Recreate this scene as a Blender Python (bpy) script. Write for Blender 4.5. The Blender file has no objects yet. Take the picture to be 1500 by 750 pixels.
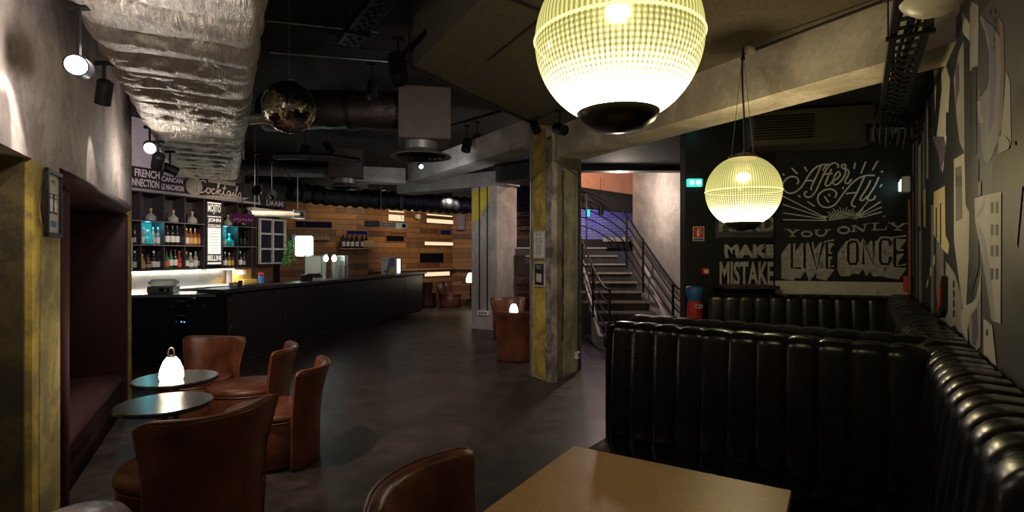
import bpy, math, random
from mathutils import Vector, Matrix, noise

R = math.radians
scn = bpy.context.scene
COL = scn.collection

# ------------------------------------------------------------------ camera
FPX, HZ, CH = 780.0, 372.0, 1.62          # focal length (px at 1500 wide), horizon row, eye height
cd = bpy.data.cameras.new('camera')
cd.sensor_width = 36.0
cd.lens = 36.0 * FPX / 1500.0
cd.shift_y = -3.0 / 1500.0
cd.clip_start = 0.05
cam = bpy.data.objects.new('camera', cd)
cam.location = (0, 0, CH)
cam.rotation_euler = (R(90), 0, 0)
COL.objects.link(cam)
scn.camera = cam

# ------------------------------------------------------------------ world, exposure
w = bpy.data.worlds.new('world')
scn.world = w
w.use_nodes = True
w.node_tree.nodes['Background'].inputs[0].default_value = (0.95, 0.9, 1.0, 1)
w.node_tree.nodes['Background'].inputs[1].default_value = 0.018
scn.view_settings.view_transform = 'Standard'
scn.view_settings.look = 'None'
scn.view_settings.gamma = 1
scn.view_settings.use_curve_mapping = False
scn.view_settings.exposure = 0.85
try:
    scn.cycles.use_denoising = True
    scn.cycles.max_bounces = 6
    scn.cycles.sample_clamp_indirect = 4.0
except Exception:
    pass

def lamp(kind, name, loc, power, color=(1, 1, 1), size=0.05, target=None, angle=60, blend=0.5, size_y=None, spread=None):
    d = bpy.data.lights.new(name, kind)
    d.energy = power
    d.color = color
    o = bpy.data.objects.new(name, d)
    o.location = loc
    if kind == 'SPOT':
        d.spot_size = R(angle); d.spot_blend = blend; d.shadow_soft_size = size
    elif kind == 'POINT':
        d.shadow_soft_size = size
    elif kind == 'AREA':
        d.size = size
        if size_y:
            d.shape = 'RECTANGLE'; d.size_y = size_y
        if spread:
            d.spread = R(spread)
    if target is not None:
        v = Vector(target) - Vector(loc)
        o.rotation_euler = v.to_track_quat('-Z', 'Y').to_euler()
    COL.objects.link(o)
    return o

WARM = (1.0, 0.83, 0.62)
# track spots along the left wall (wall washes)
lamp('SPOT', 'wall_wash_light', (-2.0, 2.75, 2.75), 30, (1, .93, .86), .02, (-2.37, 2.42, 1.9), 60, .35)
lamp('SPOT', 'wall_wash_light', (-2.98, 4.08, 2.86), 16, (1, .93, .86), .01, (-3.31, 4.16, 2.0), 34, .5)
lamp('SPOT', 'table_light', (-2.3, 3.3, 2.8), 60, WARM, .03, (-2.2, 4.6, .3), 75, .6)
lamp('POINT', 'track_glow', (-3.52, 5.22, 2.52), 6, (1, .93, .85), .05)
lamp('POINT', 'key_glow', (-1.90, 2.58, 2.48), 8, (1, .93, .88), .05)
# bar spots
lamp('SPOT', 'bar_light', (-4.75, 7.2, 3.0), 60, (1, .9, .95), .04, (-6.0, 9.2, 2.8), 80, .8)
lamp('SPOT', 'bar_light', (-3.5, 8.8, 3.15), 120, WARM, .05, (-5.2, 10.6, 1.6), 80, .6)
lamp('SPOT', 'wood_wall_light', (-3.2, 13.4, 3.3), 80, (1, .78, .5), .05, (-4.6, 16.2, 1.7), 100, .8)
lamp('SPOT', 'wood_wall_light', (-1.6, 14.6, 3.3), 90, (1, .78, .5), .05, (-2.6, 18.4, 1.4), 100, .8)
lamp('SPOT', 'far_floor_light', (-1.6, 14.0, 3.3), 120, (1, .85, .7), .05, (-1.9, 15.8, 0), 70, .7)
# middle of the room: track spots on to the pillars and floor, plus an added duct fill
lamp('SPOT', 'pillar_light', (-1.6, 6.6, 3.1), 90, (1, .9, .82), .03, (-.3, 11.2, 1.3), 50, .6)
lamp('SPOT', 'pillar_light', (-.3, 4.4, 3.1), 45, (1, .88, .75), .04, (.5, 6.9, 1.2), 60, .7)
lamp('SPOT', 'beam_light', (-1.5, 7.6, 2.3), 30, (.8, .9, 1.0), .10, (-1.2, 10.2, 3.3), 90, .8)
lamp('SPOT', 'duct_fill_light', (-.6, 4.6, 2.7), 20, (1, .85, .78), .05, (-1.5, 6.8, 3.4), 80, .8)  # added fill to brighten the round duct and ventilation box, no fixture
lamp('SPOT', 'floor_light', (-1.1, 5.2, 3.2), 40, (1, .8, .7), .06, (-.8, 6.2, 0), 80, .8)
lamp('SPOT', 'stage_light', (-1.3, 5.3, 3.35), 14, (.62, .82, 1.0), .03, (-3.0, 5.3, 3.15), 62, .6)
# stairs
lamp('POINT', 'stair_light', (2.0, 10.0, 2.85), 50, (1, .85, .72), .08)
lamp('POINT', 'upstairs_light', (1.6, 13.6, 3.0), 26, (.35, .3, 1.0), .1)
lamp('POINT', 'landing_light', (1.4, 11.8, 3.6), 18, (1, .6, .42), .1)

# ------------------------------------------------------------------ mesh builder
def catmull(pts, n=6, closed=False):
    P = [Vector(p) for p in pts]
    if len(P) < 3:
        return P
    out = []
    m = len(P)
    rng = range(m if closed else m - 1)
    for i in rng:
        p0 = P[(i - 1) % m] if (closed or i > 0) else P[0] * 2 - P[1]
        p1 = P[i]; p2 = P[(i + 1) % m]
        p3 = P[(i + 2) % m] if (closed or i < m - 2) else P[-1] * 2 - P[-2]
        for k in range(n):
            t = k / n
            out.append(0.5 * ((2 * p1) + (-p0 + p2) * t + (2 * p0 - 5 * p1 + 4 * p2 - p3) * t * t + (-p0 + 3 * p1 - 3 * p2 + p3) * t ** 3))
    if not closed:
        out.append(P[-1])
    return out

class MB:
    def __init__(self):
        self.v = []; self.f = []; self.m = []
    def add(self, verts, faces, mi=0, M=None):
        b = len(self.v)
        for p in verts:
            p = Vector(p)
            self.v.append(M @ p if M is not None else p)
        for q in faces:
            self.f.append([b + i for i in q]); self.m.append(mi)
        return self
    def box(self, c, s, rz=0.0, mi=0, M=None, bev=0.0):
        hx, hy, hz = s[0] / 2, s[1] / 2, s[2] / 2
        T = Matrix.Translation(Vector(c)) @ Matrix.Rotation(rz, 4, 'Z')
        if M is not None:
            T = M @ T
        if bev <= 0:
            vs = [(x, y, z) for z in (-hz, hz) for x, y in ((-hx, -hy), (hx, -hy), (hx, hy), (-hx, hy))]
            fs = [(3, 2, 1, 0), (4, 5, 6, 7), (0, 1, 5, 4), (1, 2, 6, 5), (2, 3, 7, 6), (3, 0, 4, 7)]
            return self.add(vs, fs, mi, T)
        b = min(bev, hx * .9, hy * .9, hz * .9)
        rings = []
        def ring(ix, z):
            ax, ay = hx - ix, hy - ix
            return [(-ax + b, -ay, z), (ax - b, -ay, z), (ax, -ay + b, z), (ax, ay - b, z), (ax - b, ay, z), (-ax + b, ay, z), (-ax, ay - b, z), (-ax, -ay + b, z)]
        rings = ring(b * .9, -hz) + ring(0, -hz + b) + ring(0, hz - b) + ring(b * .9, hz)
        fs = [tuple(range(7, -1, -1)), tuple(range(24, 32))]
        for k in range(3):
            for i in range(8):
                j = (i + 1) % 8
                fs.append((k * 8 + i, k * 8 + j, k * 8 + 8 + j, k * 8 + 8 + i))
        return self.add(rings, fs, mi, T)
    def prism(self, poly, z0, z1, mi=0, M=None):
        n = len(poly)
        a = sum(poly[i][0] * poly[(i + 1) % n][1] - poly[(i + 1) % n][0] * poly[i][1] for i in range(n))
        if a < 0:
            poly = poly[::-1]
        vs = [(p[0], p[1], z0) for p in poly] + [(p[0], p[1], z1) for p in poly]
        fs = [tuple(range(n - 1, -1, -1)), tuple(range(n, 2 * n))]
        for i in range(n):
            j = (i + 1) % n
            fs.append((i, j, n + j, n + i))
        return self.add(vs, fs, mi, M)
    def xz(self, poly, y0, y1, mi=0, M=None):
        """polygon in the x-z plane given thickness from y0 (front, towards -y) to y1"""
        T = Matrix(((1, 0, 0, 0), (0, 0, -1, 0), (0, 1, 0, 0), (0, 0, 0, 1)))
        if M is not None:
            T = M @ T
        return self.prism([tuple(p) for p in poly], -y1, -y0, mi, T)
    def lathe(self, prof, n=24, mi=0, M=None, cap=True, sx=1.0, sy=1.0, a0=0, a1=2 * math.pi):
        full = abs(a1 - a0 - 2 * math.pi) < 1e-6
        cols = n if full else n + 1
        vs = []
        for r, z in prof:
            for i in range(cols):
                a = a0 + (a1 - a0) * i / n
                vs.append((r * math.cos(a) * sx, r * math.sin(a) * sy, z))
        fs = []
        for k in range(len(prof) - 1):
            for i in range(n):
                j = (i + 1) % cols
                fs.append((k * cols + i, k * cols + j, (k + 1) * cols + j, (k + 1) * cols + i))
        if cap and full:
            if prof[0][0] > 1e-5:
                fs.append(tuple(range(cols - 1, -1, -1)))
            if prof[-1][0] > 1e-5:
                fs.append(tuple((len(prof) - 1) * cols + i for i in range(cols)))
        return self.add(vs, fs, mi, M)
    def tube(self, pts, r, n=8, mi=0, M=None, closed=False, caps=True):
        P = [Vector(p) for p in pts]
        m = len(P)
        vs = []; prev = None
        for i in range(m):
            if closed:
                t = (P[(i + 1) % m] - P[i - 1])
            else:
                t = P[min(i + 1, m - 1)] - P[max(i - 1, 0)]
            t.normalize()
            if prev is None:
                up = Vector((0, 0, 1)) if abs(t.z) < .9 else Vector((1, 0, 0))
                a = t.cross(up).normalized()
            else:
                a = (prev - t * prev.dot(t))
                a = a.normalized() if a.length > 1e-6 else prev
            prev = a
            b = t.cross(a)
            rr = r[i] if isinstance(r, (list, tuple)) else r
            for k in range(n):
                an = 2 * math.pi * k / n
                vs.append(P[i] + (a * math.cos(an) + b * math.sin(an)) * rr)
        fs = []
        for i in range(m if closed else m - 1):
            i2 = (i + 1) % m
            for k in range(n):
                k2 = (k + 1) % n
                fs.append((i * n + k, i * n + k2, i2 * n + k2, i2 * n + k))
        if caps and not closed:
            fs.append(tuple(range(n - 1, -1, -1)))
            fs.append(tuple((m - 1) * n + k for k in range(n)))
        return self.add(vs, fs, mi, M)
    def bar(self, p0, p1, w_, h_, mi=0, M=None):
        """straight rectangular bar"""
        p0, p1 = Vector(p0), Vector(p1)
        d = p1 - p0
        t = d.normalized()
        up = Vector((0, 0, 1)) if abs(t.z) < .95 else Vector((0, 1, 0))
        a = t.cross(up).normalized(); b = a.cross(t)
        vs = []
        for p in (p0, p1):
            for sx_, sy_ in ((-1, -1), (1, -1), (1, 1), (-1, 1)):
                vs.append(p + a * sx_ * w_ / 2 + b * sy_ * h_ / 2)
        fs = [(3, 2, 1, 0), (4, 5, 6, 7), (0, 1, 5, 4), (1, 2, 6, 5), (2, 3, 7, 6), (3, 0, 4, 7)]
        return self.add(vs, fs, mi, M)
    def stroke(self, pts, wd, y=-.004, mi=0, M=None, smooth=True, closed=False):
        """painted stroke of width wd in the x-z plane"""
        P = [Vector((p[0], p[1])) for p in pts]
        if smooth and len(P) > 2:
            P = catmull(P, 5, closed)
        m = len(P)
        L, Rr = [], []
        for i in range(m):
            if closed:
                t = P[(i + 1) % m] - P[i - 1]
            else:
                t = P[min(i + 1, m - 1)] - P[max(i - 1, 0)]
            if t.length < 1e-9:
                t = Vector((1, 0))
            t.normalize()
            nrm = Vector((-t.y, t.x))
            L.append(P[i] + nrm * wd / 2); Rr.append(P[i] - nrm * wd / 2)
        vs = [(p.x, y, p.y) for p in L] + [(p.x, y, p.y) for p in Rr]
        fs = []
        for i in range(m if closed else m - 1):
            j = (i + 1) % m
            fs.append((i, m + i, m + j, j))
        return self.add(vs, fs, mi, M)
    def text(self, s, x, z, w_, h_, y=-.004, mi=0, bold=0.0, M=None, shear=0.0, arc=0.0):
        """lettering scaled to fill the box x..x+w, z..z+h in the x-z plane"""
        cu = bpy.data.curves.new('t', 'FONT')
        cu.body = s; cu.offset = bold; cu.shear = shear; cu.resolution_u = 3
        to = bpy.data.objects.new('t', cu)
        COL.objects.link(to)
        dg = bpy.context.evaluated_depsgraph_get()
        me = bpy.data.meshes.new_from_object(to.evaluated_get(dg))
        vs = [v.co.copy() for v in me.vertices]; fs = [tuple(p.vertices) for p in me.polygons]
        bpy.data.objects.remove(to); bpy.data.curves.remove(cu); bpy.data.meshes.remove(me)
        if not vs:
            return self
        x0 = min(v.x for v in vs); x1 = max(v.x for v in vs); y0 = min(v.y for v in vs); y1 = max(v.y for v in vs)
        out = []
        for v in vs:
            fx = (v.x - x0) / (x1 - x0)
            out.append((x + fx * w_, y, z + (v.y - y0) / (y1 - y0) * h_ + arc * (1 - (2 * fx - 1) ** 2)))
        return self.add(out, fs, mi, M)
    def build(self, name, mats, parent=None, smooth=False, angle=35, loc=None, rz=0.0, subd=0):
        me = bpy.data.meshes.new(name)
        me.from_pydata([tuple(p) for p in self.v], [], self.f)
        if not isinstance(mats, (list, tuple)):
            mats = [mats]
        for m in mats:
            me.materials.append(m)
        if len(mats) > 1:
            me.polygons.foreach_set('material_index', self.m)
        me.update()
        if smooth:
            me.polygons.foreach_set('use_smooth', [True] * len(me.polygons))
            me.set_sharp_from_angle(angle=R(angle))
        o = bpy.data.objects.new(name, me)
        COL.objects.link(o)
        if parent is not None:
            o.parent = parent
        if loc is not None:
            o.location = loc
        o.rotation_euler = (0, 0, rz)
        if subd:
            md = o.modifiers.new('sub', 'SUBSURF'); md.levels = subd; md.render_levels = subd
        return o

def tag(o, label=None, cat=None, group=None, kind=None):
    if label: o['label'] = label
    if cat: o['category'] = cat
    if group: o['group'] = group
    if kind: o['kind'] = kind
    return o
def empty(name, loc=(0, 0, 0), rz=0.0, label=None, cat=None, group=None):
    o = bpy.data.objects.new(name, None)
    o.location = loc; o.rotation_euler = (0, 0, rz)
    o.empty_display_size = .1
    COL.objects.link(o)
    return tag(o, label, cat, group)
def struct(o, label=None):
    o['kind'] = 'structure'
    if label: o['label'] = label
    return o
def copy_tree(o, parent=None):
    c = o.copy(); COL.objects.link(c)
    if parent is not None: c.parent = parent
    for ch in list(o.children):
        copy_tree(ch, c)
    return c

class Frame:
    """vertical plane from p0 to p1 (left to right as seen from the room); local x along it, -y to the room"""
    def __init__(self, p0, p1):
        self.p0 = Vector(p0); self.p1 = Vector(p1)
        d = self.p1 - self.p0
        self.len = d.length; self.d = d.normalized()
        self.rz = math.atan2(d.y, d.x)
        self.n = Vector((-self.d.y, self.d.x))      # local +y
    def at(self, u, v=None, off=0.0):
        """where the sight line through column u meets the plane (offset off towards +y): local x, z"""
        r = (u - 750.0) / FPX
        o = self.p0 + self.n * off
        # o.x + t d.x = r (o.y + t d.y)
        t = (r * o.y - o.x) / (self.d.x - r * self.d.y)
        Y = o.y + t * self.d.y
        if v is None:
            return t
        return (t, CH - (v - HZ) / FPX * Y)
    def loc(self, z=0.0):
        return (self.p0.x, self.p0.y, z)
    def w(self, x, y, z):
        p = self.p0 + self.d * x + self.n * y
        return Vector((p.x, p.y, z))
def wp(u, v, Y):
    return Vector(((u - 750.0) / FPX * Y, Y, CH - (v - HZ) / FPX * Y))

# ------------------------------------------------------------------ materials
class NT:
    def __init__(self, name):
        self.mat = bpy.data.materials.new(name)
        self.mat.use_nodes = True
        self.t = self.mat.node_tree
        self.b = self.t.nodes['Principled BSDF']
        self.out = self.t.nodes['Material Output']
    def n(self, kind, **kw):
        nd = self.t.nodes.new(kind)
        for k, v in kw.items():
            if k.startswith('_'):
                setattr(nd, k[1:], v)
            else:
                key = int(k[1:]) if k[0] == 'i' and k[1:].isdigit() else k
                nd.inputs[key].default_value = v
        return nd
    def l(self, a, b):
        self.t.links.new(a, b)
    def math(self, op, a, b=None):
        nd = self.t.nodes.new('ShaderNodeMath'); nd.operation = op
        for i, x in enumerate((a, b)):
            if x is None: continue
            if isinstance(x, (int, float)): nd.inputs[i].default_value = x
            else: self.l(x, nd.inputs[i])
        return nd.outputs[0]
    def coord(self):
        return self.n('ShaderNodeTexCoord').outputs['Object']
    def ramp(self, fac, stops):
        nd = self.t.nodes.new('ShaderNodeValToRGB')
        e = nd.color_ramp.elements
        while len(e) < len(stops): e.new(.5)
        for i, (p, c) in enumerate(stops):
            e[i].position = p
            e[i].color = (c, c, c, 1) if isinstance(c, (int, float)) else (c[0], c[1], c[2], 1)
        self.l(fac, nd.inputs[0])
        return nd.outputs[0]
    def noise(self, scale, detail=4, rough=.6, vec=None, dist=0.0):
        nd = self.n('ShaderNodeTexNoise', Scale=scale, Detail=detail, Roughness=rough, Distortion=dist)
        self.l(vec if vec is not None else self.coord(), nd.inputs['Vector'])
        return nd.outputs['Fac']
    def bump(self, h, strength=.3, dist=.01):
        nd = self.n('ShaderNodeBump', Strength=strength, Distance=dist)
        self.l(h, nd.inputs['Height'])
        self.l(nd.outputs[0], self.b.inputs['Normal'])
    def mix(self, fac, a, b):
        nd = self.t.nodes.new('ShaderNodeMix'); nd.data_type = 'RGBA'
        for sock, x in ((nd.inputs[0], fac), (nd.inputs[6], a), (nd.inputs[7], b)):
            if isinstance(x, (int, float)): sock.default_value = x
            elif isinstance(x, tuple): sock.default_value = (x[0], x[1], x[2], 1)
            else: self.l(x, sock)
        return nd.outputs[2]

def simple(name, col, rough=.5, metal=0.0, spec=None, emit=None, estr=0.0, trans=0.0, var=0.0, vs=8, bump=0.0, bs=60, coat=0.0):
    t = NT(name)
    t.b.inputs['Base Color'].default_value = (col[0], col[1], col[2], 1)
    t.b.inputs['Roughness'].default_value = rough
    t.b.inputs['Metallic'].default_value = metal
    if spec is not None: t.b.inputs['Specular IOR Level'].default_value = spec
    if coat: t.b.inputs['Coat Weight'].default_value = coat; t.b.inputs['Coat Roughness'].default_value = .15
    if trans: t.b.inputs['Transmission Weight'].default_value = trans
    if emit is not None:
        t.b.inputs['Emission Color'].default_value = (emit[0], emit[1], emit[2], 1)
        t.b.inputs['Emission Strength'].default_value = estr
    if var:
        f = t.noise(vs, 5, .6)
        a = tuple(c * (1 - var) for c in col); b = tuple(min(1, c * (1 + var)) for c in col)
        c = t.ramp(f, [(.3, a), (.7, b)])
        t.l(c, t.b.inputs['Base Color'])
    if bump:
        t.bump(t.noise(bs, 4, .6), bump, .004)
    return t.mat
MT = {}
def concrete(name, base, dark, bs=.25, blot=2.0, yellow=None):
    t = NT(name)
    c = t.coord()
    a = t.noise(blot, 8, .62, c, .6)
    b = t.noise(blot * 14, 6, .7, c)
    f = t.math('ADD', t.math('MULTIPLY', a, .75), t.math('MULTIPLY', b, .25))
    col = t.ramp(f, [(.36, tuple(x * .8 for x in dark)), (.46, dark), (.52, base), (.64, tuple(min(1, x * 1.4) for x in base))])
    vor = t.n('ShaderNodeTexVoronoi', Scale=9.0); t.l(c, vor.inputs['Vector'])
    holes = t.ramp(vor.outputs['Distance'], [(.02, 1.0), (.05, 0.0)])
    col = t.mix(t.math('MULTIPLY', holes, .6), col, tuple(x * .4 for x in dark))
    t.l(col, t.b.inputs['Base Color'])
    t.b.inputs['Roughness'].default_value = .85
    t.bump(f, bs, .02)
    return t.mat

MT['concrete'] = concrete('concrete', (.36, .31, .26), (.2, .17, .145))
MT['concrete_wall'] = concrete('concrete_wall', (.38, .315, .28), (.26, .21, .185), .3, 1.3)
MT['concrete_beam'] = concrete('concrete_beam', (.56, .49, .42), (.43, .37, .31), .2, 1.6)
MT['concrete_pale'] = concrete('concrete_pale', (.42, .37, .34), (.34, .30, .28), .1, .8)
MT['yellow_paint'] = concrete('yellow_paint', (.45, .31, .045), (.28, .20, .05), .2, 3.0)
MT['yellow_dark_shaded'] = concrete('yellow_dark_shaded', (.07, .048, .012), (.04, .027, .008), .15, 3.0)  # dark ochre of the door; on the jamb cover it paints in shade
MT['black_paint'] = simple('black_paint', (.012, .011, .012), .6, var=.3)
MT['black_board'] = simple('black_board', (.004, .004, .005), .75, var=.35, vs=3)
MT['ceiling_black'] = simple('ceiling_black', (.012, .012, .013), .8, var=.4, vs=3)
MT['ceiling_panel'] = simple('ceiling_panel', (.075, .06, .04), .9, var=.25, vs=30, bump=.5, bs=120)
MT['black_metal'] = simple('black_metal', (.02, .02, .022), .4, .6)
MT['dark_metal'] = simple('dark_metal', (.035, .032, .03), .35, .8)
MT['steel'] = simple('steel', (.55, .54, .52), .28, 1.0, var=.12, vs=5)
MT['galv'] = simple('galvanised', (.33, .33, .33), .45, .8, var=.15, vs=12)
MT['white'] = simple('white_plastic', (.75, .74, .70), .4)
MT['offwhite'] = simple('offwhite_paint', (.5, .47, .42), .6, var=.15, vs=6)
MT['wood_dark'] = simple('dark_wood', (.05, .03, .022), .4, var=.3, vs=10)
MT['paint_white'] = simple('chalk_paint', (.62, .6, .6), .8, var=.25, vs=14)
MT['paint_grey'] = simple('chalk_grey', (.33, .32, .33), .8, var=.4, vs=22)
MT['maroon'] = simple('maroon_velvet', (.030, .0025, .004), .75, var=.25, vs=7)
MT['bar_black'] = simple('bar_black', (.009, .007, .011), .38, var=.3, vs=4, bump=.15, bs=5)
MT['bar_top'] = simple('bar_top', (.035, .033, .036), .28, var=.2, vs=5)
MT['shelf_dark'] = simple('shelf_dark', (.035, .026, .028), .5, var=.2)
MT['red'] = simple('red_plastic', (.5, .03, .02), .5)
MT['blue'] = simple('blue_plastic', (.03, .12, .35), .5)
MT['orange_pipe'] = simple('orange_pipe', (.22, .07, .03), .5)
MT['glassdark'] = simple('dark_glass', (.01, .012, .016), .08, 0, .7)
MT['salmon'] = simple('salmon_paint', (.55, .26, .17), .8, var=.12)
MT['rubber'] = simple('rubber', (.015, .015, .015), .8)
MT['plant'] = simple('leaf_green', (.05, .17, .03), .5, var=.4, vs=30)

def leather(name, col, dark, rough, bump=.2, vs=5.0):
    t = NT(name)
    c = t.coord()
    f = t.noise(vs, 6, .65, c, .4)
    t.l(t.ramp(f, [(.3, dark), (.62, col), (.8, tuple(min(1, x * 1.5) for x in col))]), t.b.inputs['Base Color'])
    r = t.ramp(t.noise(3.5, 4, .6, c), [(.3, rough * .8), (.7, rough * 1.3)])
    t.l(r, t.b.inputs['Roughness'])
    vor = t.n('ShaderNodeTexVoronoi', Scale=260.0); t.l(c, vor.inputs['Vector'])
    w1 = t.noise(14, 3, .5, c, 1.5)
    h = t.math('ADD', t.math('MULTIPLY', vor.outputs['Distance'], .15), w1)
    t.bump(h, bump, .006)
    t.b.inputs['Specular IOR Level'].default_value = .5
    return t.mat
MT['brown_leather'] = leather('brown_leather', (.19, .058, .027), (.06, .018, .010), .36)
MT['brown_leather_lining'] = leather('brown_leather_light', (.26, .09, .045), (.15, .045, .022), .36)
MT['black_leather'] = leather('black_leather', (.006, .0055, .006), (.004, .0035, .004), .25, .1)
MT['grey_leather'] = leather('grey_leather', (.34, .29, .28), (.16, .13, .13), .28, .15)

def floor_mat():
    t = NT('floor_dark_resin')
    c = t.coord()
    a = t.noise(.9, 8, .65, c, 1.2); b = t.noise(5, 8, .75, c)
    f = t.math('ADD', t.math('MULTIPLY', a, .6), t.math('MULTIPLY', b, .4))
    t.l(t.ramp(f, [(.36, (.016, .012, .011)), (.52, (.045, .033, .030)), (.66, (.10, .074, .066))]), t.b.inputs['Base Color'])
    t.l(t.ramp(b, [(.3, .32), (.7, .55)]), t.b.inputs['Roughness'])
    t.bump(f, .12, .01)
    return t.mat
MT['floor'] = floor_mat()

def foil(name, col, rough, scale=1.0, metal=1.0, st=.6):
    t = NT(name)
    c = t.coord()
    mp = t.n('ShaderNodeMapping'); mp.inputs['Scale'].default_value = (1.0, 6.0, 1.0); t.l(c, mp.inputs['Vector'])
    a = t.noise(7 * scale, 6, .7, mp.outputs[0], 1.0)
    b = t.noise(30 * scale, 5, .65, c, .5)
    h = t.math('ADD', a, t.math('MULTIPLY', b, .5))
    t.b.inputs['Metallic'].default_value = metal
    t.l(t.ramp(a, [(.3, tuple(x * .55 for x in col)), (.7, col)]), t.b.inputs['Base Color'])
    t.b.inputs['Roughness'].default_value = rough
    t.bump(h, st, .03)
    return t.mat
MT['foil'] = foil('silver_foil', (.62, .55, .47), .34, .8, .85, .9)
MT['foil_dark'] = foil('dark_foil', (.10, .085, .08), .38, 1.0, .9, .35)
MT['foil_black'] = foil('black_foil', (.05, .05, .06), .3, 1.2, .9, .6)

def planks():
    t = NT('reclaimed_planks')
    c = t.coord()
    sep = t.n('ShaderNodeSeparateXYZ'); t.l(c, sep.inputs[0])
    cmb = t.n('ShaderNodeCombineXYZ'); t.l(sep.outputs[0], cmb.inputs[0]); t.l(sep.outputs[2], cmb.inputs[1])
    br = t.n('ShaderNodeTexBrick', Scale=1.0)
    br.offset = .37; br.offset_frequency = 3; br.squash = 1.4; br.squash_frequency = 2
    br.inputs['Color1'].default_value = (.46, .21, .07, 1)
    br.inputs['Color2'].default_value = (.10, .04, .016, 1)
    br.inputs['Mortar'].default_value = (.025, .012, .006, 1)
    br.inputs['Mortar Size'].default_value = .006
    br.inputs['Brick Width'].default_value = 1.5
    br.inputs['Row Height'].default_value = .165
    t.l(cmb.outputs[0], br.inputs['Vector'])
    mp = t.n('ShaderNodeMapping'); mp.inputs['Scale'].default_value = (1.5, 1.5, 22); t.l(c, mp.inputs['Vector'])
    g = t.noise(2.2, 6, .6, mp.outputs[0], .5)
    blot = t.noise(3.0, 4, .6, c)
    col = t.mix(t.ramp(g, [(.35, 0.0), (.75, .55)]), br.outputs['Color'], (.07, .03, .012))
    col = t.mix(t.ramp(blot, [(.5, 0.0), (.85, .45)]), col, (.5, .28, .12))
    t.l(col, t.b.inputs['Base Color'])
    t.b.inputs['Roughness'].default_value = .6
    t.bump(br.outputs['Fac'], .5, -.01)
    return t.mat
MT['planks'] = planks()

def brickwall():
    t = NT('painted_bricks')
    c = t.coord()
    sep = t.n('ShaderNodeSeparateXYZ'); t.l(c, sep.inputs[0])
    cmb = t.n('ShaderNodeCombineXYZ'); t.l(sep.outputs[0], cmb.inputs[0]); t.l(sep.outputs[2], cmb.inputs[1])
    br = t.n('ShaderNodeTexBrick', Scale=1.0)
    br.inputs['Color1'].default_value = (.5, .48, .6, 1); br.inputs['Color2'].default_value = (.42, .4, .52, 1)
    br.inputs['Mortar'].default_value = (.2, .2, .25, 1); br.inputs['Mortar Size'].default_value = .008
    br.inputs['Brick Width'].default_value = .22; br.inputs['Row Height'].default_value = .075
    t.l(cmb.outputs[0], br.inputs['Vector']); t.l(br.outputs['Color'], t.b.inputs['Base Color'])
    t.bump(br.outputs['Fac'], .5, -.01)
    return t.mat
MT['bricks'] = brickwall()

def tabletop():
    t = NT('pale_board')
    c = t.coord()
    a = t.noise(3, 6, .7, c); b = t.noise(90, 4, .7, c)
    f = t.math('ADD', t.math('MULTIPLY', a, .5), t.math('MULTIPLY', b, .5))
    t.l(t.ramp(f, [(.3, (.32, .18, .06)), (.55, (.50, .285, .105)), (.75, (.62, .37, .15))]), t.b.inputs['Base Color'])
    t.b.inputs['Roughness'].default_value = .42
    t.bump(b, .1, .002)
    return t.mat
MT['tabletop'] = tabletop()

def emis(name, col, s):
    t = NT(name)
    e = t.n('ShaderNodeEmission', Strength=s); e.inputs[0].default_value = (col[0], col[1], col[2], 1)
    t.l(e.outputs[0], t.out.inputs[0])
    return t.mat
MT['lamp_white'] = emis('lamp_white', (1, .86, .62), 3.0)
MT['spot_bright'] = emis('spot_bright', (1, .95, .9), 40)
MT['spot_lit'] = emis('spot_lit', (1, .9, .75), 8)
MT['led_white'] = emis('led_white', (1, .93, .78), 3.2)
MT['sign_cyan'] = emis('sign_cyan', (.75, 1, .93), 2.2)
MT['teal_light'] = emis('teal_light', (.03, .35, .40), .5)
MT['slot_warm'] = emis('slot_warm', (1, .80, .50), .55)
MT['green_exit'] = emis('green_exit', (.04, .62, .48), .9)
MT['exit_white'] = emis('exit_white', (.55, 1, .9), 1.6)
MT['blue_led'] = emis('blue_led', (.15, .25, 1), 2.0)

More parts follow.
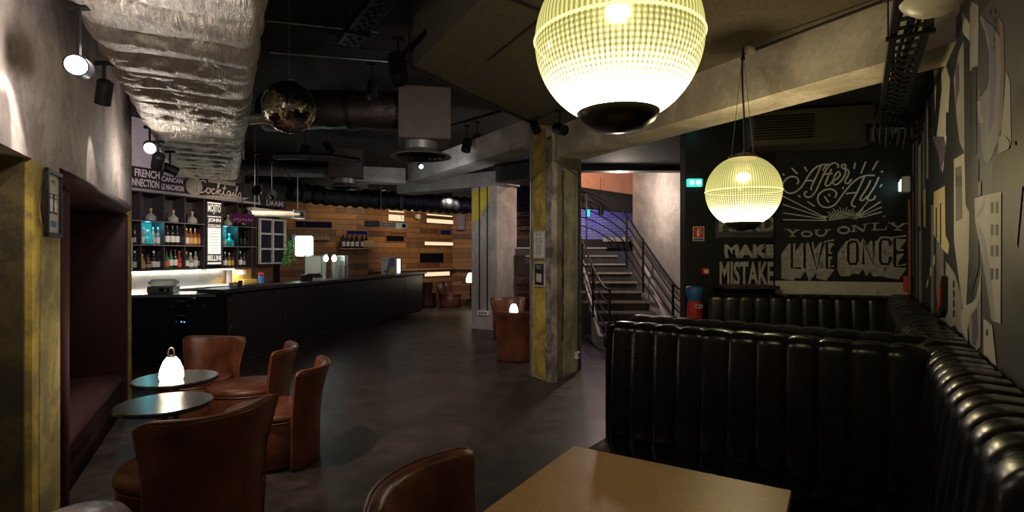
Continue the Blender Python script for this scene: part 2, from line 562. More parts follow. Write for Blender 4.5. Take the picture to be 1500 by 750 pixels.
def globe_mat():
    """ribbed glass diffuser lit from a bulb low inside: glows everywhere, brightest low down"""
    t = NT('ribbed_glass_lit')
    c = t.coord()
    s = t.n('ShaderNodeSeparateXYZ'); t.l(c, s.inputs[0])
    ang = t.math('ARCTAN2', s.outputs[1], s.outputs[0])
    ribs = t.math('MULTIPLY', t.math('ADD', t.math('SINE', t.math('MULTIPLY', ang, 96.0)), 1.0), .5)
    zz = s.outputs[2]
    lat = t.math('MULTIPLY', t.math('ADD', t.math('SINE', t.math('MULTIPLY', t.math('ARCSINE', t.math('MULTIPLY', zz, 3.6)), 110.0)), 1.0), .5)
    low = t.math('LESS_THAN', zz, 0.0)
    latm = t.math('MULTIPLY', lat, low)
    pat = t.math('MULTIPLY', t.math('ADD', .22, t.math('MULTIPLY', ribs, .78)), t.math('ADD', 1.0, t.math('MULTIPLY', latm, -.6)))
    mr = t.n('ShaderNodeMapRange'); mr.inputs[1].default_value = -.26; mr.inputs[2].default_value = .26
    t.l(zz, mr.inputs[0])
    grad = t.ramp(mr.outputs[0], [(0.0, 1.0), (.10, .9), (.19, .30), (.30, .10), (.5, .050), (.8, .034), (1.0, .03)])
    ring = t.math('MULTIPLY', t.math('LESS_THAN', t.math('ABSOLUTE', zz), .006), .02)
    # glow strength follows height and rib pattern, plus the seam ring
    st = t.math('MULTIPLY', t.math('ADD', t.math('MULTIPLY', grad, pat), ring), 10.0)
    e = t.n('ShaderNodeEmission')
    col = t.ramp(mr.outputs[0], [(0.0, (1, .87, .62)), (.35, (1, .90, .42)), (.5, (.95, .88, .30)), (1.0, (.95, .88, .32))])
    t.l(col, e.inputs[0]); t.l(st, e.inputs[1])
    g = t.n('ShaderNodeBsdfGlossy', Roughness=.15); g.inputs[0].default_value = (.06, .06, .05, 1)
    a = t.n('ShaderNodeAddShader'); t.l(e.outputs[0], a.inputs[0]); t.l(g.outputs[0], a.inputs[1])
    tr = t.n('ShaderNodeBsdfTransparent'); tr.inputs[0].default_value = (.42, .40, .26, 1)
    a2 = t.n('ShaderNodeAddShader'); t.l(a.outputs[0], a2.inputs[0]); t.l(tr.outputs[0], a2.inputs[1])
    t.l(a2.outputs[0], t.out.inputs[0])
    return t.mat
MT['globe'] = globe_mat()

def mirrorball():
    t = NT('mirror_tiles')
    c = t.coord()
    s = t.n('ShaderNodeSeparateXYZ'); t.l(c, s.inputs[0])
    t.b.inputs['Metallic'].default_value = 1; t.b.inputs['Roughness'].default_value = .06
    t.b.inputs['Base Color'].default_value = (.8, .76, .68, 1)
    return t.mat
MT['mirror'] = mirrorball()

# ================================================================== STRUCTURE
A = Vector((-.538, 1.0)).normalized()      # grid direction of the left wall and beams
B = Vector((.538, 1.0)).normalized()       # grid direction of the long pillar faces
def V2(p): return Vector((p[0], p[1]))

# floor
struct(MB().prism([(-8, -3), (6, -3), (7.5, 6), (5, 19.6), (-8, 19.6)], -.12, 0).build('floor', MT['floor']), 'dark worn resin floor')
# high black ceiling over the bar side
struct(MB().prism([(-8, -3), (6, -3), (7.5, 6), (5, 9.2), (1.5, 9.2), (1.0, 13.4), (5, 13.4), (5, 19.6), (-8, 19.6)], 3.95, 4.05).build('ceiling', MT['ceiling_black']), 'black painted ceiling')

# ---- left wall with door opening and padded niche
LW0 = V2((-4.2, 5.88)) - A * 7.4
LW = Frame(LW0, V2((-4.2, 5.88)))
L_end = LW.len
xd1 = LW.at(47); xd0 = xd1 - 1.0
xn0 = LW.at(87); xn1 = LW.at(181)
TH = .75
def lbox(mb, x0, x1, z0, z1, y0=0.0, y1=TH, mi=0):
    mb.box(((x0 + x1) / 2, (y0 + y1) / 2, (z0 + z1) / 2), (x1 - x0, y1 - y0, z1 - z0), mi=mi)
mb = MB()
lbox(mb, 0, xd0, 0, 3.95)
lbox(mb, xd0, xd1, 2.13, 3.95)
lbox(mb, xd1, xn0, 2.13, 3.95)
lbox(mb, xn0, xn1, 2.16, 3.95)
lbox(mb, xn1, L_end, 2.13, 3.95)
lbox(mb, xd1, xn0, 0, 2.13, mi=1)
lbox(mb, xn1, L_end, 0, 2.13, mi=1)
struct(mb.build('wall_left', [MT['concrete_wall'], MT['yellow_paint']], loc=LW.loc(), rz=LW.rz), 'bare concrete wall over yellow painted piers')
# ragged paint edge on the pier face: bare plaster field on the yellow
mb = MB()
px = LW.at(57)
mb.xz([(px, 0), (xn0 - .01, 0), (xn0 - .01, 1.72), (px + .02, 1.72), (px + .01, 1.2), (px - .01, .7)], -.006, 0)
struct(mb.build('trim_1', concrete('yellow_worn', (.40, .33, .11), (.27, .22, .10), .2, 2.5), loc=LW.loc(), rz=LW.rz), 'worn yellow paint on the pier')
mb = MB(); lbox(mb, xd0 - .05, xd1 + .0, 0, 2.13, .42, .50); lbox(mb, xd1 - .03, xd1 + .002, 0, 2.13, .03, .50)  # door leaf, then a thin added jamb cover whose dark colour is shade
struct(mb.build('door_1', MT['yellow_dark_shaded'], loc=LW.loc(), rz=LW.rz), 'dark ochre door in the left wall and a jamb cover coloured as shade')
# padded niche
nic = empty('padded_niche_bench', LW.w((xn0 + xn1) / 2, 0, 0), LW.rz, 'maroon velvet lined seating niche set into the left wall', 'bench')
W_ = xn1 - xn0
def nbox(x0, x1, y0, y1, z0, z1, name, bev=.02, mat='maroon'):
    MB().box(((x0 + x1) / 2, (y0 + y1) / 2, (z0 + z1) / 2), (x1 - x0, y1 - y0, z1 - z0), bev=bev).build(name, MT[mat], nic, True, 50)
h = W_ / 2
nbox(-h + .08, h - .08, .02, .66, .02, .30, 'bench_base', .005)
nbox(-h + .08, h - .08, -.01, .64, .30, .42, 'seat_cushion', .04)
nbox(-h + .08, h - .08, .62, .73, .42, 2.02, 'back_panel', .03)
nbox(-h + .0, -h + .08, -.04, .73, .0, 2.04, 'side_panel', .03)
nbox(h - .08, h - .0, -.04, .73, .0, 2.04, 'side_panel', .03)
nbox(-h + .0, h - .0, -.07, .73, 2.02, 2.15, 'top_panel', .05)

# WC picture frame
x0, z1 = LW.at(61, 248); x1, z0 = LW.at(83, 343)
zb = 1.72; zt = 2.11
fr = empty('framed_toilet_sign', LW.w(x0, -.0, zb), LW.rz, 'black framed WC sign with two figures on the left pier', 'sign')
W1, H1 = x1 - x0, zt - zb
MB().box((W1 / 2, -.02, .012), (W1, .02, .024)).box((W1 / 2, -.02, H1 - .012), (W1, .02, .024)).box((.012, -.02, H1 / 2), (.024, .02, H1)).box((W1 - .012, -.02, H1 / 2), (.024, .02, H1)).build('frame', MT['black_paint'], fr)
MB().box((W1 / 2, -.008, H1 / 2), (W1 - .03, .012, H1 - .03)).build('paper', simple('sign_paper', (.50, .42, .36), .5), fr)
mb = MB()
mb.text('WC', W1 * .4, H1 * .80, W1 * .3, H1 * .07, -.016)
build_bl = mb.build('lettering', MT['black_paint'], fr)
mb = MB()
for k in (0, 1):
    cx = W1 * (.36 + .3 * k)
    mb.box((cx, -.0155, H1 * .5), (W1 * .24, .003, H1 * .3))
mb.build('figure_panel', simple('navy_ink', (.03, .035, .06), .5), fr)
for k in (0, 1):
    mb = MB()
    cx = W1 * (.36 + .3 * k)
    mb.lathe([(.001, .0), (.014, .004), (.014, .016), (.001, .02)], 10, M=Matrix.Translation((cx, -.018, H1 * .585)), sy=.15)
    mb.xz([(cx - .022, H1 * .48), (cx + .022, H1 * .48), (cx + .02, H1 * .57), (cx - .02, H1 * .57)] if k == 0 else [(cx - .03, H1 * .45), (cx + .03, H1 * .45), (cx + .01, H1 * .57), (cx - .01, H1 * .57)], -.020, -.017)
    mb.xz([(cx - .016, H1 * .38), (cx - .003, H1 * .38), (cx - .003, H1 * .49), (cx - .016, H1 * .49)], -.020, -.017)
    mb.xz([(cx + .003, H1 * .38), (cx + .016, H1 * .38), (cx + .016, H1 * .49), (cx + .003, H1 * .49)], -.020, -.017)
    mb.build('figure', MT['white'], fr)
MB().box((W1 * .55, -.0155, H1 * .20), (W1 * .35, .003, H1 * .09)).build('sticker', MT['blue'], fr)
cab = MB().tube(catmull([(-.01, -.01, .30), (-.07, -.02, .25), (-.09, -.02, .16), (-.06, -.02, .09), (-.02, -.01, .07)], 6), .004, 6).build('cable', MT['black_metal'], fr)

# door-edge steel plate on the end pier
xe, ze = LW.at(188, 345)
tag(MB().box((L_end - .05, -.006, 1.62), (.05, .012, .36), bev=.004).build('push_plate', MT['steel'], loc=LW.loc(), rz=LW.rz), 'narrow steel plate on the yellow end pier', 'plate')

# ---- main pillar
PF = V2((.52, 6.62)); PLf = PF - (-A * -1) * 0
PL = PF + A * .59
PR = PF + B * .95
PB = PL + (PR - PF)
ca = PF + A * .05; cb2 = PF + B * .10
mb = MB(); mb.prism([PL, ca, cb2, PR, PB], 0, 3.95)
struct(mb.build('pillar_1', MT['concrete'], smooth=False), 'main concrete pillar with yellow painted face')
FP1 = Frame(PL, PF)      # left face
FP1b = Frame(PF, PR)     # right face
random.seed(4)
def ragged(x0, x1, z0, z1, n=26, amp=.018):
    L = [(x0 + random.uniform(-amp, amp) * .5, z0 + (z1 - z0) * i / n) for i in range(n + 1)]
    Rr = [(x1 + random.uniform(-amp, amp), z1 - (z1 - z0) * i / n) for i in range(n + 1)]
    return L + Rr
mb = MB(); mb.xz(ragged(.10, .41, .02, 3.4), -.006, 0)
struct(mb.build('trim_2', MT['yellow_paint'], loc=FP1.loc(), rz=FP1.rz), 'yellow paint field on the pillar')
mb = MB(); mb.xz(ragged(.41, .545, .02, 3.1, amp=.02), -.010, 0)
struct(mb.build('trim_3', concrete('rough_render', (.22, .20, .175), (.10, .09, .08), .9, 6.0), loc=FP1.loc(), rz=FP1.rz), 'rough render strip on the pillar corner')
mb = MB(); mb.xz(ragged(.30, .80, .03, 2.75), -.004, 0)
struct(mb.build('trim_4', concrete('cream_render', (.62, .57, .42), (.46, .42, .30), .2, 2.5), loc=FP1b.loc(), rz=FP1b.rz), 'cream painted field on the pillar side')
mb = MB(); mb.xz(ragged(.82, .88, .03, 2.75, amp=.012), -.005, 0)
struct(mb.build('trim_5', concrete('rough_render_2', (.14, .13, .10), (.07, .065, .05), .9, 6.0), loc=FP1b.loc(), rz=FP1b.rz), 'rough strip on the pillar side')
mb = MB(); mb.xz(ragged(.24, .305, .5, 2.7, amp=.02), -.0055, 0)
struct(mb.build('trim_12', concrete('dark_seam', (.13, .12, .10), (.06, .055, .05), .9, 6.0), loc=FP1b.loc(), rz=FP1b.rz), 'dark rough seam on the pillar side')
# orange graffito
mb = MB(); mb.stroke([(.36, 2.02), (.32, 2.0), (.31, 1.93), (.35, 1.9), (.38, 1.95), (.37, 2.0)], .015, -.008)
tag(mb.build('painted_mark', simple('orange_paint', (.55, .12, .03), .7), loc=FP1.loc(), rz=FP1.rz), 'small orange painted ring on the yellow pillar face', 'mark')
# conduits
cd1 = empty('pillar_conduit', FP1b.w(.5, -.02, 0), FP1b.rz, 'steel conduit wrapping the main pillar down to a white socket', 'conduit')
x_c = FP1b.at(843)
xs = x_c - .5
MB().tube([(xs, 0, .30), (xs, 0, 2.66), (xs - .02, 0, 2.70), (-.46, 0, 2.78)], .012, 8).build('pipe', MT['galv'], cd1, True)
MB().box((xs, -.008, .24), (.085, .045, .10), bev=.008).build('socket_box', MT['white'], cd1, True)
MB().lathe([(.001, 0), (.019, .0), (.019, .006), (.001, .006)], 16, M=Matrix.Translation((xs + .018, -.03, .245)) @ Matrix.Rotation(R(90), 4, 'X')).build('socket', MT['black_metal'], cd1)
for z in (.7, 1.2, 1.7, 2.2): MB().box((xs, .004, z), (.05, .02, .02)).build('clip', MT['galv'], cd1)
cd2 = empty('pillar_conduit', FP1.w(0, -.02, 0), FP1.rz, 'grey conduit running up the left edge of the main pillar', 'conduit')
MB().tube([(.05, 0, .02), (.05, 0, 3.0)], .011, 8).tube([(.05, 0, 2.60), (.57, 0, 2.78)], .011, 8).build('pipe', MT['galv'], cd2, True)
for z in (.7, 1.3, 1.9, 2.5): MB().box((.05, .004, z), (.045, .02, .02)).build('clip', MT['galv'], cd2)

def notice(u0, v0, u1, v1, label, paper, frame, name, deco):
    xa, zt_ = FP1.at(u0, v0); xb, _ = FP1.at(u1, v0); _, zb_ = FP1.at(u0, v1)
    wn, hn = xb - xa, zt_ - zb_
    e = empty(name, FP1.w(xa, -.02, zb_), FP1.rz, label, 'notice')
    MB().box((wn / 2, 0, hn / 2), (wn, .012, hn)).build('frame', frame, e)
    MB().box((wn / 2, -.007, hn / 2), (wn * .86, .004, hn * .88)).build('sheet', paper, e)
    deco(e, wn, hn)
def deco1(e, wn, hn):
    mb = MB()
    mb.text('STOP', wn * .25, hn * .84, wn * .5, hn * .06, -.0105, bold=.02)
    for cx in (.33, .68):
        mb.stroke([(wn * cx + wn * .12 * math.cos(a * .524), hn * .66 + wn * .12 * math.sin(a * .524)) for a in range(12)], wn * .025, -.0105, closed=True)
        mb.stroke([(wn * cx - wn * .08, hn * .66 + wn * .08), (wn * cx + wn * .08, hn * .66 - wn * .08)], wn * .02, -.0105)
    for k in range(9):
        mb.box((wn * .5, -.0105, hn * (.50 - k * .045)), (wn * (.6 - .08 * (k % 3)), .001, hn * .012))
    mb.build('print', MT['black_paint'], e)
def deco2(e, wn, hn):
    mb = MB()
    for k in range(3):
        mb.box((wn * .5, -.0105, hn * (.86 - k * .06)), (wn * (.6 - .1 * k), .001, hn * .02))
    mb.box((wn * .5, -.0105, hn * .36), (wn * .5, .001, hn * .34))
    mb.build('print', MT['offwhite'], e)
notice(784, 339, 800, 379, 'white printed notice on the yellow face of the main pillar', simple('notice_white', (.62, .60, .58), .5), simple('notice_grey', (.4, .39, .38), .5), 'paper_notice', deco1)
notice(785, 384, 800, 419, 'black notice with a pale square, below the white pillar notice', MT['black_board'], MT['offwhite'], 'black_notice', deco2)

# ---- second pillar
QF = V2((-.32, 11.2)); QL = V2((-.88, 11.6)); QR = QF + B * .9; QB = QL + (QR - QF)
struct(MB().prism([QL, QF, QR, QB], 0, 3.1).build('pillar_2', MT['concrete_pale']), 'far concrete pillar with yellow paint at its top')
FQ = Frame(QL, QF)
mb = MB(); mb.xz([(.02, 2.98), (.02, 2.30), (.12, 2.32), (.25, 2.42), (.36, 2.62), (.45, 2.66), (.52, 3.02), (.52, 3.05)], -.006, 0)
struct(mb.build('trim_6', simple('bright_yellow_paint', (.62, .50, .05), .7, var=.2), loc=FQ.loc(), rz=FQ.rz), 'bright yellow paint at the pillar top')
cq = empty('twin_conduit', FQ.w(0, -.02, 0), FQ.rz, 'pair of thin conduits with a socket strip on the far pillar', 'conduit')
xa = FQ.at(703); xb = FQ.at(714.5)
for x in (xa, xb):
    MB().tube([(x, 0, .42), (x, 0, 3.05)], .013, 8).build('pipe', MT['black_metal'], cq)
MB().box(((xa + xb) / 2, 0, .36), (.30, .05, .11), bev=.01).build('socket_strip', MT['white'], cq, True)
MB().box(((xa + xb) / 2 - .08, -.027, .36), (.05, .006, .05)).box(((xa + xb) / 2 + .0, -.027, .36), (.05, .006, .05)).box(((xa + xb) / 2 + .08, -.027, .36), (.05, .006, .05)).build('socket', simple('socket_grey', (.2, .2, .2), .5), cq)

# ---- beams
def beam(name, p0, p1, th, z0, z1, mat, lab):
    f = Frame(p0, p1)
    o = MB().box((f.len / 2, th / 2, (z0 + z1) / 2), (f.len, th, z1 - z0)).build(name, mat, loc=f.loc(), rz=f.rz)
    return struct(o, lab)
BM = V2((2.42, 3.30)); bdir = (BM - V2((.56, 6.68))).normalized()
beam('beam_1', V2((.56, 6.68)), BM + bdir * .35, .42, 2.84, 3.24, MT['concrete_beam'], 'pale concrete beam running from the pillar to the mural wall')
beam('beam_2', V2((-2.15, 10.95)), PL + V2((.02, -.02)), .45, 3.09, 3.45, MT['concrete_pale'], 'concrete beam running from the pillar towards the bar')
beam('beam_3', V2((-2.75, 12.7)), V2((-.1, 11.0)), .5, 3.06, 3.36, MT['concrete_pale'], 'concrete crossbeam over the far pillar')
beam('beam_4', V2((-3.3, 10.4)), V2((-2.15, 10.75)), .35, 3.05, 3.35, MT['concrete_pale'], 'short concrete beam end')
# panelled soffit
K1 = V2((-.844, 4.54)); K2 = V2((.25, 6.5))
nearK = K1 - A * 5.2
mb = MB(); mb.prism([K1, K2, V2((.56, 6.72)), BM + bdir * .6, V2((2.9, 1.0)), nearK], 3.22, 3.95)
struct(mb.build('ceiling_panel', MT['ceiling_panel']), 'dark acoustic panels over the booths')
# panel joints as thin battens
mb = MB()
for (pa, pb) in ((V2((-.15, 3.2)), V2((1.6, 4.75))), (V2((.7, 1.6)), V2((2.3, 3.2)))):
    mb.bar((pa.x, pa.y, 3.217), (pb.x, pb.y, 3.217), .03, .012)
mb.bar((K1.x, K1.y, 3.21), (K2.x, K2.y, 3.21), .03, .02)
mb.bar((1.05, 1.9, 3.217), (-.2, 4.4, 3.217), .012, .01)
mb.bar((2.35, 3.25, 3.20), (1.15, 2.2, 3.20), .12, .05)
struct(mb.build('trim_7', MT['black_paint']), 'black joint battens of the ceiling panels')
# black soffit over the back booths, and stair lintel
mb = MB(); mb.prism([V2((.75, 7.0)), V2((2.9, 3.2)), V2((5.6, 6.0)), V2((4.2, 9.15)), V2((1.2, 9.15))], 3.12, 3.95)
struct(mb.build('ceiling_black_soffit', MT['ceiling_black']), 'low black ceiling behind the beam')
struct(MB().box((2.1, 9.2, 3.3), (2.6, .25, .52)).build('trim_8', MT['black_paint']), 'black lintel over the stairs')

# ---- right mural wall
MW = Frame((4.45, .534 and 5.93), (1.06, .80))
struct(MB().box((MW.len / 2, .1, 1.975), (MW.len, .2, 3.95)).build('wall_right', simple('mural_ground', (.022, .020, .016), .55, var=.25, vs=2), loc=MW.loc(), rz=MW.rz), 'painted mural wall on the right')
# ---- rear black wall with lettering
HW = Frame((2.09, 6.42), (3.4, 6.42))
struct(MB().box((.75, .1, 1.6), (1.5, .2, 3.2)).build('wall_back_right', MT['black_board'], loc=HW.loc(), rz=HW.rz), 'black wall with white lettering')
AW = Frame((3.085, 6.25), (4.40, 5.83))
struct(MB().box((.785, .09, 1.56), (1.55, .17, 3.12)).build('wall_back_panel', MT['black_board'], loc=AW.loc(), rz=AW.rz), 'projecting black lettered wall')
# ---- stair side wall and upper floor
struct(MB().prism([(3.06, 9.3), (2.72, 12.0), (2.92, 12.05), (3.6, 9.3)], 0, 3.9).build('wall_stairs', MT['concrete_pale']), 'pale wall beside the stairs')
struct(MB().prism([(2.05, 12.05), (2.72, 12.0), (2.92, 12.05), (2.8, 12.25), (2.4, 12.25)], 1.9, 2.0).build('trim_9', MT['concrete_pale']))
SB = Frame((1.75, 14.6), (6.75, 14.6))
struct(MB().box((2.5, .1, 2.9), (5.0, .2, 2.4)).build('wall_upstairs', MT['bricks'], loc=SB.loc(), rz=SB.rz), 'purple lit painted brick wall upstairs')
struct(MB().prism([(-.2, 12.1), (4, 12.1), (4, 14.6), (-.2, 14.6)], 1.75, 1.95).build('floor_upstairs', MT['ceiling_black']), 'upper landing floor')
struct(MB().xz([(0, 3.35), (2.3, 3.02), (2.3, 3.9), (0, 3.9)], 0, .15).build('wall_salmon', MT['salmon'], loc=(.7, 12.7, 0)), 'salmon painted upper parapet')
struct(MB().xz([(0, 2.84), (2.3, 2.62), (2.3, 3.05), (0, 3.38)], 0, .2).build('trim_10', MT['black_paint'], loc=(.7, 12.95, 0)), 'black band under the salmon parapet')

# ---- bar back wall
SH = Frame((-6.21 - .33 * 1.3, 8.7 - 1.3), (-6.21 + .33 * 3.3, 8.7 + 3.3))
xP = SH.at(376)
struct(MB().box((xP / 2, .40, 1.975), (xP, .15, 3.95)).build('wall_bar', simple('bar_wall_paint', (.55, .45, .48), .8, var=.15), loc=SH.loc(), rz=SH.rz), 'pale wall behind the bar shelves')
struct(MB().box(((xP + SH.len) / 2, .40, 1.5), (SH.len - xP, .15, 3.0)).build('wall_bar_wood', MT['planks'], loc=SH.loc(), rz=SH.rz), 'plank clad end of the bar wall')
# ---- wood clad far walls
W0 = Frame((-6.5, 14.9), (-4.3, 15.9)); W1f = Frame((-4.3, 15.9), (-2.1, 18.8)); W2 = Frame((-2.1, 18.8), (1.6, 19.2))
for i, f in enumerate((W0, W1f, W2)):
    struct(MB().box((f.len / 2, .1, 1.55), (f.len, .2, 3.1)).build('wall_wood_%s' % ('left', 'middle', 'right')[i], MT['planks'], loc=f.loc(), rz=f.rz), 'reclaimed plank wall')
struct(MB().prism([(-6.5, 14.9), (-4.3, 15.9), (-2.1, 18.8), (1.6, 19.2), (1.6, 19.5), (-6.7, 19.5)], 3.1, 3.95).build('trim_11', MT['black_paint']), 'black band above the plank walls')
struct(MB().box((-6.6, 13.5, 1.97), (.2, 3.0, 3.95)).build('wall_far_left', MT['black_paint']), 'dark wall behind the bar')
# plank wall ledges
for f, x0_, x1_ in ((W1f, .0, 1.0), (W2, 0, 1.0)):
    o = MB().box((f.len / 2, -.12, 1.12), (f.len - .02, .24, .05)).build('wall_ledge', simple('ledge_wood', (.42, .22, .10), .5, var=.2), loc=f.loc(), rz=f.rz)
    tag(o, 'long wooden drinks ledge on the %s plank wall' % ('angled' if f is W1f else 'rearmost'), 'ledge', 'wooden ledges')

# ================================================================== OBJECTS
# ---------------------------------------------------------------- black banquettes
def channel_pad(L, prof, pitch, amp, seams=(), nper=8, z_end=None, seed=0, thick_end=True):
    """channel-tufted pad. prof: list of (y, z, ny, nz) along the section; x runs 0..L; returns MB"""
    mb = MB()
    nch = max(1, round(L / pitch)); p = L / nch
    xs = []
    for c in range(nch):
        for k in range(nper):
            xs.append(c * p + p * k / nper)
    xs.append(L)
    rnd = random.Random(seed)
    jit = [rnd.uniform(.85, 1.15) for _ in range(nch + 1)]
    vs = []
    for x in xs:
        c = min(nch - 1, int(x / p + 1e-6)); t = (x - c * p) / p
        b = abs(math.sin(math.pi * t)) ** .38 * amp * jit[c]
        if x in (xs[0], xs[-1]): b = -.012
        for (y, z, ny, nz, wgt) in prof:
            wr = .0025 * noise.noise(Vector((x * 9, z * 7 + y * 5, seed)))
            vs.append((x, y + ny * (b * wgt + wr), z + nz * (b * wgt + wr)))
    m = len(prof)
    fs = []
    for i in range(len(xs) - 1):
        for k in range(m - 1):
            a = i * m + k
            fs.append((a, a + m, a + m + 1, a + 1))
    mb.add(vs, fs)
    mb.f.append(list(range(0, m))); mb.m.append(0)
    mb.f.append([(len(xs) - 1) * m + k for k in range(m - 1, -1, -1)]); mb.m.append(0)
    return mb
def back_profile(z0, z1, t_bot, t_top, lean=.0, r=.055, n=7):
    """front face from z0 up, rolled over the top, down the rear; front towards -y"""
    out = []
    H = z1 - r
    for k in range(9):
        f = k / 8
        z = z0 + (H - z0) * f
        out.append((-(t_bot + (t_top - t_bot) * f) - .015 * math.sin(math.pi * f), z, -1, 0.05, 1.0))
    yc = -t_top + r
    for k in range(1, n + 1):
        a = math.pi / 2 * k / n
        out.append((yc - r * math.cos(a), H + r * math.sin(a), -math.cos(a), math.sin(a), 1.0))
    out.append((-.004, z1 + .0, 0, 1, .7))
    out.append((0.0, z1 - .02, 1, 0, 0.0))
    out.append((0.0, z0, 1, 0, 0.0))
    return out
BL = MT['black_leather']
P0 = V2((.715, 3.56)); P1 = V2((2.13, 2.49))
FPt = Frame(P0, P1)
# near banquette: L-shaped, its back along the partition and along the mural wall
nb = empty('banquette', (P1.x - .3, P1.y - .3, 0), FPt.rz, 'near black channel-tufted leather banquette wrapping the pale table', 'banquette', None)
def into(o, root):
    """parent o (built in world placement) to root without moving it"""
    root_m = Matrix.Translation(root.location) @ Matrix.Rotation(root.rotation_euler[2], 4, 'Z')
    wm = Matrix.Translation(o.location) @ Matrix.Rotation(o.rotation_euler[2], 4, 'Z')
    o.parent = root
    m = root_m.inverted() @ wm
    o.location = m.to_translation(); o.rotation_euler = (0, 0, m.to_euler()[2])
    return o
ZB = 1.17
prof = back_profile(.05, ZB, .17, .125)
o = channel_pad(FPt.len, prof, .152, .013, seed=1).build('backrest', BL, None, True, 50, loc=FPt.loc(), rz=FPt.rz); into(o, nb)
# wall side of the near banquette
nWall0 = V2((2.13, 2.49)); nWall1 = V2((2.13, 2.49)) + (MW.p1 - MW.p0).normalized() * 1.75
FNW = Frame(nWall0 + V2((.02, 0)), nWall1 + V2((.02, 0)))
o = channel_pad(FNW.len, back_profile(.05, ZB - .0, .26, .17, r=.09), .14, .020, seed=2).build('side_backrest', BL, None, True, 50, loc=FNW.loc(), rz=FNW.rz); into(o, nb)
mb = MB(); mb.box((FPt.len / 2, -.42, .40), (FPt.len, .52, .14), bev=.04)
o = mb.build('seat_cushion', BL, None, True, 50, loc=FPt.loc(), rz=FPt.rz); into(o, nb)
mb = MB(); mb.box((FNW.len / 2 + .2, -.50, .40), (FNW.len - .3, .46, .14), bev=.04)
o = mb.build('seat_cushion', BL, None, True, 50, loc=FNW.loc(), rz=FNW.rz); into(o, nb)
mb = MB(); mb.box((FPt.len / 2, -.38, .165), (FPt.len - .04, .44, .33))
o = mb.build('seat_base', MT['black_paint'], None, loc=FPt.loc(), rz=FPt.rz); into(o, nb)
# piped end panel of the partition
mb = MB(); mb.box((-.012, -.075, ZB / 2 + .01), (.03, .16, ZB - .03), bev=.014)
o = mb.build('end_panel', BL, None, True, 50, loc=FPt.loc(), rz=FPt.rz); into(o, nb)

# rear banquette: back to back with it, then along the wall and along the lettered wall
RBk = Frame((2.22, 6.02), (4.02, 5.50))
rb = empty('banquette', (3.2, 4.6, 0), FPt.rz, 'rear black channel-tufted leather banquette below the lettered wall', 'banquette')
F2 = Frame(P1 + FPt.n * .20 + FPt.d * .02, P0 + FPt.n * .20)
o = channel_pad(F2.len, back_profile(.05, ZB + .015, .17, .13), .152, .012, seed=3).build('backrest', BL, None, True, 50, loc=F2.loc(), rz=F2.rz); into(o, rb)
o = channel_pad(RBk.len - .02, back_profile(.05, ZB, .17, .12), .152, .015, seed=4).build('backrest', BL, None, True, 50, loc=RBk.loc(), rz=RBk.rz); into(o, rb)
s0 = MW.p0 + MW.d * .45 - MW.n * .04; s1 = nWall0 - MW.d * .04 + V2((.02, .0))
F3 = Frame(s0, s1)
o = channel_pad(F3.len, back_profile(.05, ZB + .01, .30, .21, r=.10), .14, .018, seed=5).build('side_backrest', BL, None, True, 50, loc=F3.loc(), rz=F3.rz); into(o, rb)
mb = MB(); mb.box((RBk.len / 2, -.43, .40), (RBk.len - .1, .50, .14), bev=.04); mb.box((RBk.len / 2, -.40, .16), (RBk.len - .1, .42, .32))
o = mb.build('seat_cushion', BL, None, True, 50, loc=RBk.loc(), rz=RBk.rz); into(o, rb)
mb = MB(); mb.box((F3.len / 2, -.52, .40), (F3.len - .8, .46, .14), bev=.04); mb.box((F3.len / 2, -.50, .16), (F3.len - .8, .4, .32))
o = mb.build('seat_cushion', BL, None, True, 50, loc=F3.loc(), rz=F3.rz); into(o, rb)

# ---------------------------------------------------------------- pale table in front
T0 = V2((.28, 2.42)); td = V2((.75, -.46)).normalized(); tn = V2((-td.y * -1, td.x * -1))   # tn points to the camera side
tn = V2((td.y, -td.x))
tc = T0 + td * .44 + tn * .44
tb = empty('square_table', (tc.x, tc.y, 0), math.atan2(td.y, td.x), 'square table with a pale tan board top beside the near banquette', 'table')
mb = MB(); mb.box((0, 0, .733), (.88, .88, .034), bev=.004); mb.build('tabletop', MT['tabletop'], tb)
MB().box((0, 0, .735), (.886, .886, .024), bev=.004).build('edge_trim', MT['wood_dark'], tb)
MB().tube([(0, 0, .03), (0, 0, .715)], .04, 16).build('pedestal', MT['black_metal'], tb, True)
MB().lathe([(.19, 0), (.19, .012), (.06, .035), (.04, .05)], 32).build('foot_plate', MT['black_metal'], tb, True)

